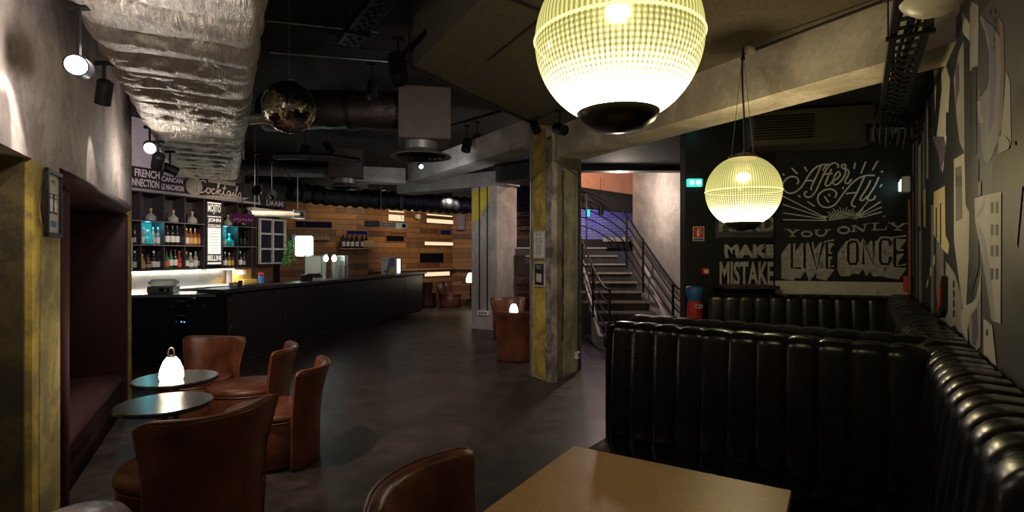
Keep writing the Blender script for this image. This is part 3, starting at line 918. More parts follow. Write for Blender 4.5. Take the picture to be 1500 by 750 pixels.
# ---------------------------------------------------------------- leather tub chairs
def make_chair():
    root = empty('tub_chair')
    SR = .31
    MB().lathe([(SR - .02, .0), (SR - .02, .035)], 36, sy=1.08, M=Matrix.Translation((0, .045, 0))).build('plinth', MT['black_paint'], root, True)
    MB().lathe([(SR - .012, .03), (SR - .002, .06), (SR, .20), (SR - .002, .35), (SR - .012, .365)], 40, sy=1.10, M=Matrix.Translation((0, .045, 0))).build('seat_drum', MT['brown_leather'], root, True)
    MB().lathe([(SR - .03, .36), (SR + .002, .368), (SR + .010, .39), (SR + .0, .415), (SR - .05, .432), (SR - .14, .445), (.001, .45)], 40, sy=1.10, M=Matrix.Translation((0, .045, 0))).build('seat_cushion', MT['brown_leather'], root, True, 60)
    MB().tube([((SR + .004) * math.cos(a * math.pi / 24), (SR + .004) * 1.10 * math.sin(a * math.pi / 24) + .045, .366) for a in range(48)], .006, 6, closed=True).build('welt', MT['brown_leather_lining'], root, True)
    # wrap-around back, flared at the top, from the floor up
    mb = MB()
    n = 26; half = R(52)
    zs = [.012, .05, .2, .35, .5, .62, .70, .742]
    ring = []
    def rad(z, s):   # outer radius
        return .350 + .012 * z + .075 * max(0, (z - .38) / .38) ** 1.6
    cols = []
    for i in range(n + 1):
        th = -math.pi / 2 - half + 2 * half * i / n
        e = abs(2 * i / n - 1)
        top = .765 - .02 * (1 - e ** 2) - .035 * e ** 14
        flare = 1 + .05 * e ** 6
        col = []
        tk = .068 * (1 - .45 * e ** 10)
        def pt(r, z):
            zz = z * (top / .76)
            return (r * flare * math.cos(th), r * flare * math.sin(th) + .045, zz)
        for z in zs: col.append(pt(rad(z, e), z))
        rt = rad(.75, e)
        col.append(pt(rt - .008, .757)); col.append(pt(rt - tk / 2, .764)); col.append(pt(rt - tk + .008, .757))
        for z in reversed(zs): col.append(pt(rad(z, e) - tk, z))
        cols.append(col)
    m = len(cols[0])
    vs = [p for c in cols for p in c]
    fs = []
    for i in range(n):
        for k in range(m):
            k2 = (k + 1) % m
            fs.append((i * m + k, (i + 1) * m + k, (i + 1) * m + k2, i * m + k2))
    fs.append(tuple(range(m - 1, -1, -1))); fs.append(tuple(n * m + k for k in range(m)))
    mb.add(vs, fs); mb.build('backrest', MT['brown_leather'], root, True, 55)
    # piping along the top outer edge and both front edges
    pth = [cols[0][1], cols[0][4]] + [cols[i][8] for i in range(n + 1)] + [cols[n][4], cols[n][1]]
    MB().tube([Vector(p) * 1.004 for p in pth], .0055, 6).build('piping', MT['brown_leather_lining'], root, True)
    return root
chair0 = make_chair(); used = [False]
def chair(x, y, face, label, s=1.0):
    """face: direction the sitter looks, (dx, dy)"""
    c = chair0 if not used[0] else copy_tree(chair0)
    used[0] = True
    c.location = (x, y, 0); c.rotation_euler = (0, 0, math.atan2(face[1], face[0]) - math.pi / 2); c.scale = (s, s, s)
    tag(c, label, 'chair', 'brown leather tub chairs')
    return c
chair(-1.80, 2.99, (-.82, .57), 'brown leather tub chair with its back to us, in front of the nearer round table', 1.06)
chair(-3.12, 5.30, (-.12, -1), 'brown leather tub chair facing us behind the table with the glowing lamp')
chair(-2.40, 4.95, (-1, -.22), 'brown leather tub chair seen side on, the one nearer the bar counter')
chair(-1.84, 4.20, (-1, -.12), 'brown leather tub chair seen side on with a large round seat, mid floor', 1.0)
chair(-.13, 1.98, (.89, -.45), 'brown leather tub chair pushed against the pale square table')
chair(.07, 8.25, (-.05, 1), 'brown leather tub chair with its back to us, partly behind the main pillar')
chair(-.06, 10.35, (.1, -1), 'brown leather tub chair facing us at the foot of the far pillar')
chair(-1.95, 16.3, (1, -.35), 'faded reddish tub chair below the long ledge on the plank wall')
chair(-2.68, 16.55, (.3, 1), 'reddish leather tub chair squeezed beside the far end of the bar')

# grey leather pouf
pf = empty('pouf', (-1.93, 2.37, 0), 0, 'grey shiny leather pouf in front of the left niche', 'pouf')
MB().lathe([(.19, .02), (.205, .06), (.21, .25), (.20, .36)], 40).build('body', MT['grey_leather'], pf, True)
MB().lathe([(.19, .35), (.202, .375), (.198, .41), (.165, .45), (.09, .478), (.001, .486)], 40).build('cushion', MT['grey_leather'], pf, True, 70)
MB().tube([(.200 * math.cos(a * .1309), .200 * math.sin(a * .1309), .362) for a in range(48)], .006, 6, closed=True).build('welt', MT['grey_leather'], pf, True)

# ---------------------------------------------------------------- round cafe tables
def round_table(x, y, r, label, z=.72, rot=.3):
    t = empty('round_table', (x, y, 0), rot, label, 'table', 'round bistro tables')
    MB().lathe([(r - .01, z - .028), (r, z - .02), (r, z - .005), (r - .006, z), (.001, z)], 48).build('tabletop', simple('round_top', (.02, .022, .022), .22, var=.6, vs=18), t, True)
    MB().lathe([(.018, .12), (.018, .30), (.03, .33), (.018, .36), (.018, z - .06), (.05, z - .03), (.06, z - .028)], 20).build('column', MT['black_metal'], t, True)
    for k in range(3):
        a = k * 2 * math.pi / 3
        pts = catmull([(.02 * math.cos(a), .02 * math.sin(a), .16), (.10 * math.cos(a), .10 * math.sin(a), .17), (.15 * math.cos(a), .15 * math.sin(a), .07), (.20 * math.cos(a), .20 * math.sin(a), .03), (.22 * math.cos(a), .22 * math.sin(a), .018)], 5)
        MB().tube(pts, .016, 8).build('leg', MT['black_metal'], t, True)
    return t
round_table(-2.45, 3.88, .275, 'round dark table carrying the glowing lamp, by the left niche')
round_table(-2.12, 3.25, .262, 'round dark table with a bluish reflection, nearest the camera', z=.715, rot=.35)
round_table(.03, 9.15, .27, 'small round table between the two chairs behind the main pillar', z=.62)
round_table(-1.32, 16.9, .27, 'small round table by the far plank wall under a lit lamp')

def table_lamp(x, y, z, label, s=1.0):
    t = empty('table_lamp', (x, y, z), .4, label, 'lamp', 'glowing cordless table lamps')
    MB().lathe([(.055 * s, 0), (.072 * s, .006 * s), (.078 * s, .03 * s), (.072 * s, .08 * s), (.052 * s, .135 * s), (.030 * s, .165 * s), (.001, .172 * s)], 28).build('shade', MT['lamp_white'], t, True, 60)
    pts = catmull([(-.018 * s, 0, .16 * s), (-.022 * s, 0, .19 * s), (-.012 * s, 0, .225 * s), (.008 * s, 0, .225 * s), (.018 * s, 0, .19 * s), (.016 * s, 0, .16 * s)], 5)
    MB().tube(pts, .005 * s, 6).build('strap_handle', MT['wood_dark'], t, True)
    MB().lathe([(.022 * s, .158 * s), (.024 * s, .168 * s), (.018 * s, .178 * s), (.001, .180 * s)], 16).build('cap', MT['black_metal'], t, True)
table_lamp(-2.43, 3.80, .72, 'glowing white lamp with a strap handle on the round table among four chairs')
table_lamp(.03, 9.0, .62, 'glowing white lamp behind the chair by the main pillar', .95)
table_lamp(-1.32, 16.9, .72, 'upright glowing lamp on the table by the far plank wall', 1.8)
lamp('POINT', 'lamp_glow', (-2.43, 3.80, .98), 3, WARM, .05)

# ================================================================== BAR
BP0 = V2((-4.14, 7.75)); BP1 = V2((-2.55, 15.2))
BF = Frame(BP0, BP1)
cnt = empty('bar_counter', BF.loc(), BF.rz, 'long black bar counter with a thick dark top', 'counter')
LB = BF.len
npan = 6
for k in range(npan):
    xa = LB * k / npan; xb = LB * (k + 1) / npan
    fp = MB().box(((xa + xb) / 2, .02, .54), (xb - xa - .006, .04, .98), bev=.004).build('front_panel', MT['bar_black'], cnt)
    mb = MB()
    for sx_ in (xa + .08, xb - .08):
        for z in (.12, .55, .98):
            mb.lathe([(.013, 0), (.010, .006), (.001, .008)], 10, M=Matrix.Translation((sx_, -.0, z)) @ Matrix.Rotation(R(90), 4, 'X'))
    mb.build('bolt_heads', MT['galv'], fp)
MB().box((LB / 2, .06, .06), (LB, .05, .12)).build('kickboard', MT['black_paint'], cnt)
MB().box((LB / 2, .30, .54), (LB - .01, .50, 1.0)).build('carcass', MT['black_paint'], cnt)
MB().box((LB / 2 + .0, .16, 1.085), (LB + .30, .46, .055), bev=.006).build('countertop', MT['bar_top'], cnt, True)
MB().box((0.02, -.055, 1.04), (.04, .06, .1)).build('corner_bracket', MT['black_metal'], cnt)
# lower steel worktop behind the raised top
wk = empty('bar_worktop', BF.w(0, .66, 0), BF.rz, 'pale steel worktop on the staff side of the bar', 'worktop')
MB().box((LB * .45, .12, .93), (LB * .86, .38, .04), bev=.004).build('steel_top', MT['steel'], wk, True)
MB().box((LB * .45, .14, .45), (LB * .84, .30, .9)).build('under_cabinet', MT['black_paint'], wk)
# near end return: left cabinet, gap with shelves, small door panel
RF = Frame((-6.4, 7.48), (-4.45, 7.80))
xg0 = RF.at(257); xg1 = RF.at(270); xe_ = RF.at(325)
rc = empty('return_counter', RF.loc(), RF.rz, 'black cabinet with a pale steel top left of the bar end', 'counter')
MB().box((xg0 / 2, .03, .50), (xg0, .06, .98), bev=.004).build('front_panel', MT['bar_black'], rc)
MB().box((xg0 / 2, .34, .50), (xg0 - .02, .56, .94)).build('carcass', MT['shelf_dark'], rc)
MB().box(((xg1 + xe_) / 2, .05, .50), (xe_ - xg1, .05, .92), bev=.004).build('door_panel', MT['bar_black'], rc)
mb = MB()
for x in (xg0 - .05, .9, xg1 + .04, xe_ - .04, (xg1 + xe_) / 2):
    for z in (.12, .86):
        mb.lathe([(.013, 0), (.010, .006), (.001, .008)], 10, M=Matrix.Translation((x, -.0 + (.025 if x > xg0 else 0), z)) @ Matrix.Rotation(R(90), 4, 'X'))
mb.build('bolt_heads', MT['galv'], rc)
MB().box((xe_ / 2 - .0, .33, 1.01), (xe_ + .02, .70, .045), bev=.005).build('steel_top', MT['steel'], rc, True)
MB().box(((xg0 + xg1) / 2, .25, .93), (xg1 - xg0, .4, .02)).build('shelf', MT['steel'], rc)
MB().box(((xg0 + xg1) / 2, .25, .72), (xg1 - xg0, .4, .02)).build('shelf', MT['steel'], rc)
MB().box(((xg0 + xg1) / 2, .55, .5), (xg1 - xg0, .02, .9)).build('back_board', MT['black_paint'], rc)
dv = empty('blinking_device', RF.w((xg0 + xg1) / 2, .12, .56), RF.rz, 'small black device with blue lights in the gap of the cabinet', 'device')
MB().box((0, .06, .05), (.10, .14, .09), bev=.006).build('body', MT['black_metal'], dv)
MB().lathe([(.010, 0), (.001, .003)], 12, M=Matrix.Translation((-.025, -.011, .06)) @ Matrix.Rotation(R(90), 4, 'X')).lathe([(.010, 0), (.001, .003)], 12, M=Matrix.Translation((.015, -.011, .055)) @ Matrix.Rotation(R(90), 4, 'X')).build('indicator_lights', MT['blue_led'], dv)

# ---- back counter with steel splashback
bc = empty('back_counter', SH.loc(), SH.rz, 'back counter with a steel top under the bottle shelves', 'counter')
xW = SH.at(349)
MB().box(((xP + 1.0) / 2, .02, 1.0), (xP - 1.0, .64, .04), bev=.004).build('steel_top', MT['steel'], bc)
MB().box(((xP + 1.0) / 2, .04, .49), (xP - 1.0, .58, .98)).build('carcass', MT['black_paint'], bc)
MB().box((xW / 2, .315, 1.19), (xW, .01, .34)).build('splashback', MT['steel'], bc)

# ---- bottle shelving unit
us = [206.6, 240.8, 271.2, 299.5]
xs_l = [SH.at(180)] + [SH.at(u) for u in us]
xs_r = [SH.at(325.7), SH.at(348.5), SH.at(370)]
zsh = [1.36, 1.774, 2.18, 2.66]
x_start = SH.at(150)
un = empty('bottle_shelves', SH.loc(), SH.rz, 'dark cubby shelving unit full of bottles behind the bar', 'shelving')
x_end = SH.at(376)
MB().box(((x_start + x_end) / 2, .30, 2.0), (x_end - x_start, .02, 1.34)).build('back_board', MT['shelf_dark'], un)
MB().box(((x_start + x_end) / 2, .15, 1.345), (x_end - x_start, .32, .03)).build('bottom_board', MT['shelf_dark'], un)
for z in zsh[1:]:
    MB().box(((x_start + xs_l[-1]) / 2, .15, z - .008), (xs_l[-1] - x_start, .30, .016)).build('shelf', MT['shelf_dark'], un)
    MB().box(((xs_r[0] + x_end) / 2, .15, z - .008), (x_end - xs_r[0], .30, .016)).build('shelf', MT['shelf_dark'], un)
dividers = [SH.at(194.5) - .0] + xs_l[1:] + xs_r + [x_end]
for x in dividers[1:]:
    MB().box((x, .15, 2.0), (.018, .30, 1.31)).build('divider', MT['shelf_dark'], un)
mb = MB()
for (a_, b_) in ((x_start, xs_l[-1]), (xs_r[0], x_end)):
    for z in zsh[1:3]:
        mb.box(((a_ + b_) / 2, -.003, z - .008), (b_ - a_, .006, .014))
mb.build('shelf_edge', simple('shelf_edge', (.16, .13, .13), .4), un)
# teal lit cubbies
for (a_, b_) in ((xs_l[1], xs_l[2]), (xs_r[0], xs_r[1])):
    MB().box(((a_ + b_) / 2, .285, (zsh[1] + zsh[2]) / 2), (b_ - a_ - .03, .006, .36)).build('teal_light_panel', MT['teal_light'], un)
    c = SH.w((a_ + b_) / 2, .12, zsh[2] - .05)
    lamp('POINT', 'teal_glow', c, 1.6, (.1, .8, .95), .03)
# LED strips under the unit
for i_, (ua, ub) in enumerate(((193, 248), (252, 297), (308, 346))):
    xa, xb = SH.at(ua), SH.at(ub)
    MB().box(((xa + xb) / 2, .06, 1.318), (xb - xa, .04, .022)).build('led_strip', MT['led_white'], un)
lamp('AREA', 'shelf_strip_light', SH.w((SH.at(190) + xW) / 2, .10, 1.30), 14, (1, .92, .78), 2.6, None, size_y=.06).rotation_euler = (0, 0, SH.rz)
# menu light panel between the cubbies
xm0, xm1 = SH.at(301.5), SH.at(323.5)
mn = empty('cocktail_menu_panel', SH.w(xm0, -.02, 1.40), SH.rz, 'backlit tall cocktail menu panel between the bottle cubbies', 'menu board')
wm = xm1 - xm0; hm = 1.22
MB().box((wm / 2, .02, hm / 2), (wm, .04, hm)).build('board', simple('menu_black', (.03, .026, .026), .6), mn)
MB().box((wm / 2, -.004, hm * .38), (wm * .84, .008, hm * .40)).build('lit_sheet', emis('menu_lit', (1, .93, .82), .62), mn)
mb = MB()
mb.text('JOHN', wm * .07, hm * .665, wm * .86, hm * .075, -.005, bold=.04)
mb.text('COLLINS', wm * .08, hm * .60, wm * .84, hm * .045, -.005, bold=.03)
mb.text('BELLINI', wm * .06, hm * .075, wm * .88, hm * .085, -.005, bold=.03)
mb.text('MOJITO', wm * .07, hm * .80, wm * .86, hm * .155, -.005, bold=.02)
mb.box((wm / 2, -.004, hm * .765), (wm * .9, .004, hm * .015)).box((wm / 2, -.004, hm * .585), (wm * .9, .004, hm * .008)).box((wm / 2, -.004, hm * .035), (wm * .9, .004, hm * .03)).box((wm / 2, -.004, hm * .975), (wm * .9, .004, hm * .02))
mb.build('lettering', simple('menu_white', (.7, .66, .62), .6, emit=(1, .92, .85), estr=.25), mn)
mb = MB()
for k in range(8): mb.box((wm * .5, -.0095, hm * (.54 - k * .045)), (wm * (.5 + .1 * (k % 3)), .002, hm * .006))
mb.build('menu_lines', simple('menu_grey', (.45, .42, .38), .6), mn)

# ---- sign board above
sg = empty('cocktail_sign_board', SH.w(0, -.04, 2.66), SH.rz, 'long black fascia above the bottles lettered with cocktail names', 'sign')
xs1 = SH.at(366)
HS = .40
MB().box((xs1 / 2 + .1, .04, HS / 2), (xs1 - .2 + .4, .06, HS)).build('board', MT['black_board'], sg)
MB().box((xs1 / 2 + .1, .03, .02), (xs1 + .2, .09, .045)).build('bottom_trim', simple('trim_mauve', (.22, .18, .17), .6), sg)
def SX(u): return SH.at(u, off=-.04)
mb = MB()
xa = SX(197); xb = SX(232)
xl = SX(181)
mb.text('FRENCH', SX(197.5), .235, SX(234) - SX(197.5), .13, -.001 + .005, bold=.03)
mb.text('CONNECTION', SX(181), .075, SX(233.5) - SX(181), .13, .004, bold=.03)
mb.text('FRENCH', SX(240), .315, SX(271) - SX(240), .055, .004, bold=.02, shear=.15)
mb.text('CANCAN', SX(237), .215, SX(268.5) - SX(237), .085, .004, bold=.03, shear=.1)
mb.text('LE MACARON', SX(237), .075, SX(269.5) - SX(237), .10, .004, bold=.03)
mb.build('lettering', simple('sign_pink_white', (.48, .38, .38), .7), sg)
# script word on a painted disc
cxs, czs = SX(285), .20
mb = MB()
mb.xz([(cxs + .17 * math.cos(a * math.pi / 16), czs + .175 * math.sin(a * math.pi / 16)) for a in range(32)], -.000, .008)
mb.xz([(SX(285), .03), (SX(352), .03), (SX(366), .12), (SX(352), .10), (SX(320), .085), (SX(300), .06)], -.0005, .008)
mb.build('painted_disc', simple('disc_grey', (.28, .23, .22), .7, var=.3, vs=12), sg)
def script(mb, word_strokes, x0, z0, sx_, sz_, wd, y):
    for st in word_strokes:
        mb.stroke([(x0 + p[0] * sx_, z0 + p[1] * sz_) for p in st], wd, y)
# strokes in units of one letter height
ck = [
    [(.95, .95), (.8, 1.15), (.5, 1.05), (.25, .6), (.3, .15), (.6, 0), (.95, .25)],              # C
    [(.95, .3), (1.1, .5), (1.3, .45), (1.3, .1), (1.1, .02), (1.0, .25), (1.15, .5), (1.45, .42)],   # o
    [(1.8, .45), (1.6, .5), (1.48, .25), (1.6, .02), (1.85, .12)],                                 # c
    [(1.85, .12), (2.1, .7), (2.2, 1.05), (2.1, 1.1), (2.02, .6), (2.0, 0)], [(2.0, .2), (2.25, .5), (2.3, .4), (2.1, .28), (2.35, 0), (2.5, .12)],  # k
    [(2.5, .12), (2.7, .7), (2.72, .95), (2.6, .2), (2.75, .0), (2.9, .12)], [(2.48, .68), (2.9, .72)],   # t
    [(3.3, .42), (3.1, .5), (2.95, .22), (3.1, .0), (3.3, .4), (3.28, .05), (3.45, .12)],             # a
    [(3.45, .12), (3.6, .45), (3.58, .05), (3.75, .1)], [(3.64, .66), (3.66, .70)],                    # i
    [(3.75, .1), (4.0, .9), (3.95, 1.05), (3.85, .5), (3.9, .0), (4.05, .12)],                        # l
    [(4.05, .12), (4.25, .5), (4.35, .15), (4.2, 0), (4.05, .05)],                                   # s
]
x_c0 = SX(287); x_c1 = SX(353)
mb = MB(); script(mb, ck, x_c0 - .02, .10, (x_c1 - x_c0) / 4.3, .20, .036, -.003)
mb.build('script_outline', MT['black_board'], sg)
mb = MB(); script(mb, ck, x_c0 - .02, .10, (x_c1 - x_c0) / 4.3, .20, .022, -.005)
for k in range(3):
    mb.box(((SX(305) + SX(345)) / 2 - .0, .0, .375 - k * .025), (SX(343) - SX(303), .003, .010))
mb.build('script_lettering', simple('script_grey', (.45, .38, .37), .7), sg)

# ---- window-like frame, cornice and second script board
WX0 = SH.at(377); WX1 = SH.at(416)
wf = empty('black_pane_frame', SH.w(WX0, -.04, 1.40), SH.rz, 'white weathered six-pane frame with black panes right of the bottles', 'frame')
wwf = WX1 - WX0; hwf = .98
MB().box((wwf / 2, .03, hwf / 2), (wwf, .02, hwf)).build('black_panes', simple('pane_black', (.006, .007, .010), .35, var=.4), wf)
mb = MB()
for x in (.02, wwf / 2, wwf - .02): mb.box((x, 0, hwf / 2), (.036, .05, hwf))
for z in (.02, hwf / 3, 2 * hwf / 3, hwf - .02): mb.box((wwf / 2, -.002, z), (wwf, .05, .036))
mb.build('muntins', simple('weathered_white', (.36, .33, .32), .6, var=.35, vs=20), wf)
MB().box((wwf * .5, .1, hwf / 2), (wwf, .15, hwf + .02)).build('side_box', MT['black_paint'], wf)
cn = empty('cornice_shelf', SH.w(SH.at(362), -.12, 2.50), SH.rz, 'pale cornice board over the black pane frame', 'cornice')
lc = SH.at(425) - SH.at(362)
MB().box((lc / 2, .05, .05), (lc, .14, .06), bev=.006).box((lc / 2 + .1, .02, -.05), (lc - .2, .22, .04)).build('board', simple('cornice_white', (.42, .38, .36), .6, var=.2), cn)
sg2 = empty('script_sign_board', SH.w(SH.at(366), -.02, 2.64), SH.rz, 'black board with a looping white flourish above the cornice', 'sign')
l2 = SH.at(418) - SH.at(366)
MB().box((l2 / 2, .04, .25), (l2, .05, .5)).build('board', MT['black_board'], sg2)
mb = MB()
mb.stroke([(.12, .42), (.10, .25), (.16, .22), (.24, .40), (.30, .42), (.30, .28), (.22, .26), (.24, .12), (.26, .02)], .03, .008)
mb.text('DRAMI', .45, .03, l2 * .5, .12, .008, bold=.01)
mb.build('lettering', simple('flourish_grey', (.35, .30, .30), .7), sg2)

# ---- bottles
glass_cols = {}
def bmat(key, col, rough=.12, tr=.0):
    if key not in glass_cols:
        glass_cols[key] = simple('bottle_' + key, col, rough, 0, .6, trans=tr)
    return glass_cols[key]
GL = {'clear': bmat('clear', (.55, .53, .48), .06, .6), 'amber': bmat('amber', (.28, .10, .03), .1, .2), 'dark': bmat('dark', (.012, .014, .012)), 'green': bmat('green', (.02, .09, .025)),
      'teal': bmat('teal', (.05, .55, .55), .1, .1), 'red': bmat('red', (.22, .015, .012)), 'gold': bmat('gold', (.45, .26, .05)), 'brown': bmat('brown', (.10, .035, .015))}
LBm = {'white': simple('label_white', (.62, .60, .55), .6), 'cream': simple('label_cream', (.55, .42, .22), .6), 'red': simple('label_red', (.5, .06, .04), .6), 'yellow': simple('label_yellow', (.6, .42, .06), .6),
       'grey': simple('label_grey', (.35, .33, .33), .6), 'orange': simple('label_orange', (.55, .28, .14), .6), 'black': simple('label_black', (.03, .03, .03), .5)}
CPm = {'black': MT['black_paint'], 'white': simple('cap_white', (.6, .58, .56), .5), 'red': simple('cap_red', (.5, .03, .025), .4), 'gold': simple('cap_gold', (.55, .38, .12), .3, .8), 'cork': simple('cap_cork', (.38, .25, .13), .8), 'green': simple('cap_green', (.10, .4, .10), .5), 'pink': simple('cap_pink', (.6, .25, .25), .5)}
shapes = {
    'wine': ([(.034, 0), (.037, .006), (.037, .19), (.03, .215), (.014, .24), (.013, .30)], (.30, .315), (.0378, .05, .15), .012),
    'spirit': ([(.038, 0), (.040, .008), (.040, .17), (.034, .195), (.016, .22), (.014, .265)], (.262, .30), (.0408, .035, .135), .015),
    'square': ([(.036, 0), (.040, .008), (.040, .16), (.036, .18), (.014, .20), (.014, .25)], (.247, .285), (.0408, .03, .12), .016),
    'decanter': ([(.055, 0), (.075, .01), (.080, .05), (.072, .085), (.045, .11), (.018, .135), (.016, .18)], (.176, .215), None, .022),
    'slim': ([(.028, 0), (.030, .006), (.030, .17), (.022, .21), (.012, .24), (.012, .29)], (.285, .305), (.0306, .04, .12), .013),
    'squat': ([(.045, 0), (.050, .01), (.050, .10), (.040, .14), (.016, .18), (.014, .23)], (.228, .26), (.0508, .025, .085), .016),
}
cache = {}
def bottle(u, row, shp, gl, lab, cap, label, frame=None, zb=None, y=.13, x=None, s=1.0, grp='bottles on the back bar shelves'):
    f = frame or SH
    xx = f.at(u, off=y) if x is None else x
    key = (shp, gl, lab, cap)
    prof, (c0, c1), lb_, cr = shapes[shp]
    if key not in cache:
        root = MB().lathe(prof, 18).build('bottle', GL[gl], None, True, 50)
        MB().lathe([(cr, c0), (cr, c1 - .004), (cr * .8, c1)], 14).build('cap', CPm[cap], root, True, 50)
        if lb_ and lab:
            rr, a_, b_ = lb_
            MB().lathe([(rr, a_), (rr, b_)], 18, cap=False).build('label', LBm[lab], root, True)
        cache[key] = root; o = root
    else:
        o = copy_tree(cache[key])
    o.location = f.w(xx, y, zb if zb is not None else zsh[row] + .001)
    o.rotation_euler = (0, 0, f.rz); o.scale = (s, s, s)
    tag(o, label, 'bottle', grp)
    return o
# top row: round decanters
Tn = ['first full cubby', 'second full cubby', 'third full cubby']
bottle(221, 2, 'decanter', 'clear', None, 'cork', 'round clear decanter bottle with cork, top row above the teal cubby nearest the left wall', s=1.05)
bottle(254, 2, 'decanter', 'clear', None, 'cork', 'round clear decanter bottle with cork, top row above the four white-capped wine bottles', s=1.05)
bottle(281.7, 2, 'decanter', 'clear', None, 'cork', 'round clear decanter bottle with cork, top row above the four amber bottles', s=1.05)
bottle(334, 2, 'decanter', 'clear', None, 'cork', 'round clear decanter bottle with cork, top row right of the lit menu panel', s=1.05)
bottle(355, 2, 'decanter', 'dark', None, 'gold', 'dim round decanter bottle in the top right cubby by the pane frame', s=1.2)
# middle row
bottle(197.5, 1, 'slim', 'dark', 'grey', 'black', 'dark slim bottle in the middle row right against the left pier')
bottle(210, 1, 'spirit', 'clear', 'white', 'white', 'clear bottle with white label, left end of the left teal cubby')
bottle(216, 1, 'decanter', 'teal', None, 'white', 'glowing teal round bottle in the left teal cubby', s=1.2)
bottle(224.5, 1, 'slim', 'clear', 'white', 'white', 'slim clear bottle with white label just right of the glowing teal bottle')
bottle(232, 1, 'square', 'clear', 'white', 'white', 'clear square bottle with hanging white label, right end of the left teal cubby', s=1.1)
for i, u in enumerate((245, 252.6, 259.3, 265.6)):
    bottle(u, 1, 'wine', 'dark', 'white', 'white', ('leftmost', 'second', 'third', 'rightmost')[i] + ' of the four dark wine bottles with white caps and white labels', s=1.1)
for i, (u, lb, cp) in enumerate(((273, 'white', 'gold'), (279, 'orange', 'gold'), (285.5, 'yellow', 'gold'), (292.5, 'orange', 'pink'))):
    bottle(u, 1, 'spirit', 'amber', lb, cp, ('amber bottle with white label at the left end', 'amber bottle with wide orange label, second', 'amber bottle with yellow label, third', 'amber bottle with pink cap at the right end')[i] + ' of the cubby beside the menu panel', s=1.08)
bottle(329, 1, 'slim', 'teal', 'white', 'white', 'slim teal bottle at the left side of the right teal cubby')
bottle(336, 1, 'decanter', 'teal', None, 'white', 'glowing teal round bottle in the right teal cubby', s=1.2)
bottle(343, 1, 'spirit', 'clear', 'white', 'white', 'clear white-labelled bottle at the right side of the right teal cubby')
for i, u in enumerate((352.5, 358, 363.5)):
    bottle(u, 1, 'slim', 'dark', 'black', 'black', ('left', 'middle', 'right')[i] + ' one of three unlit dark bottles in the cubby beside the pane frame', s=1.05)
# bottom row
bottle(197.5, 0, 'square', 'dark', 'white', 'white', 'dark bottle with white cap and label, bottom row against the left pier', s=1.1)
bottle(208, 0, 'squat', 'gold', 'yellow', 'gold', 'small gold-labelled squat bottle, bottom row under the left teal cubby')
bottle(217, 0, 'squat', 'brown', 'grey', 'black', 'brown squat bottle next to the small gold-labelled one, bottom row')
bottle(225, 0, 'square', 'dark', 'white', 'white', 'left one of two matching black bottles with white labels, bottom row', s=1.1)
bottle(232.5, 0, 'square', 'dark', 'white', 'black', 'right one of two matching black bottles with white labels, bottom row', s=1.05)
bottle(244, 0, 'spirit', 'green', 'red', 'black', 'green bottle with red and white label, bottom row under the wine bottles', s=1.0)
bottle(250, 0, 'wine', 'green', 'white', 'red', 'green bottle with red cap, bottom row under the wine bottles', s=1.05)
bottle(256.5, 0, 'wine', 'dark', 'white', 'pink', 'dark bottle with pinkish cap between the two red-capped bottles', s=1.05)
bottle(262.5, 0, 'squat', 'red', 'red', 'red', 'red bottle with red cap and red label, bottom row under the wine bottles', s=1.2)
bottle(273, 0, 'spirit', 'dark', 'white', 'gold', 'dark bottle with white label, bottom row under the amber bottles, leftmost')
bottle(279, 0, 'squat', 'clear', 'white', 'white', 'clear squat bottle with white cap, bottom row under the amber bottles', s=1.1)
bottle(286.5, 0, 'spirit', 'clear', 'white', 'green', 'clear bottle with bright green cap, bottom row under the amber bottles', s=1.03)
bottle(293, 0, 'slim', 'dark', 'cream', 'black', 'dark slim bottle with cream label, bottom row beside the menu panel', s=1.08)
bottle(329.5, 0, 'spirit', 'dark', 'white', 'white', 'dark bottle with white label, bottom row under the right teal cubby', s=1.0)
bottle(335.5, 0, 'spirit', 'brown', 'yellow', 'gold', 'left one of two gold-capped bottles with yellow labels under the right teal cubby', s=.95)
bottle(341.7, 0, 'spirit', 'brown', 'yellow', 'gold', 'right one of two gold-capped bottles with yellow labels under the right teal cubby', s=.95)
bottle(352, 0, 'spirit', 'dark', 'white', 'white', 'dark bottle with white label in the bottom cubby nearest the pane frame', s=1.05)
bottle(357.5, 0, 'slim', 'dark', 'grey', 'black', 'dim grey-labelled bottle in the bottom cubby nearest the pane frame', s=.95)

# ---- things on the counters
bx = empty('steel_ice_bin', RF.w(RF.at(235, off=.25), .25, 1.033), RF.rz, 'steel countertop appliance with a frosted lid on the left counter', 'appliance')
MB().box((0, .1, .055), (.36, .24, .11), bev=.012).build('body', MT['steel'], bx, True)
MB().box((0, .1, .155), (.37, .25, .10), bev=.045).build('frosted_lid', simple('frosted', (.9, .9, .85), .6, trans=.6), bx, True, 60)
MB().box((.06, -.024, .05), (.14, .01, .05)).build('control_panel', MT['black_metal'], bx)
MB().lathe([(.016, 0), (.014, .012), (.001, .014)], 12, M=Matrix.Translation((.08, -.03, .05)) @ Matrix.Rotation(R(90), 4, 'X')).build('knob', MT['white'], bx, True)
WY = .66
def onbar(u, y=.12):
    return BF.at(u, off=y), y
x, y = onbar(343, .30)
cu = empty('sugar_caddy', BF.w(x, y, 1.113), BF.rz, 'small white caddy with a red cup at the near end of the bar', 'caddy')
MB().box((0, 0, .03), (.13, .09, .06), bev=.008).build('tray_box', MT['white'], cu)
MB().lathe([(.03, 0), (.035, .09), (.03, .092), (.001, .02)], 16, M=Matrix.Translation((.05, -.07, 0))).build('red_cup', simple('dark_red_cup', (.18, .02, .02), .3), cu, True)
x, y = SH.at(380, off=-.15), -.15
cp = empty('blue_cup', SH.w(x, -.2, 1.02), SH.rz, 'blue cup holding red items at the end of the back counter', 'cup')
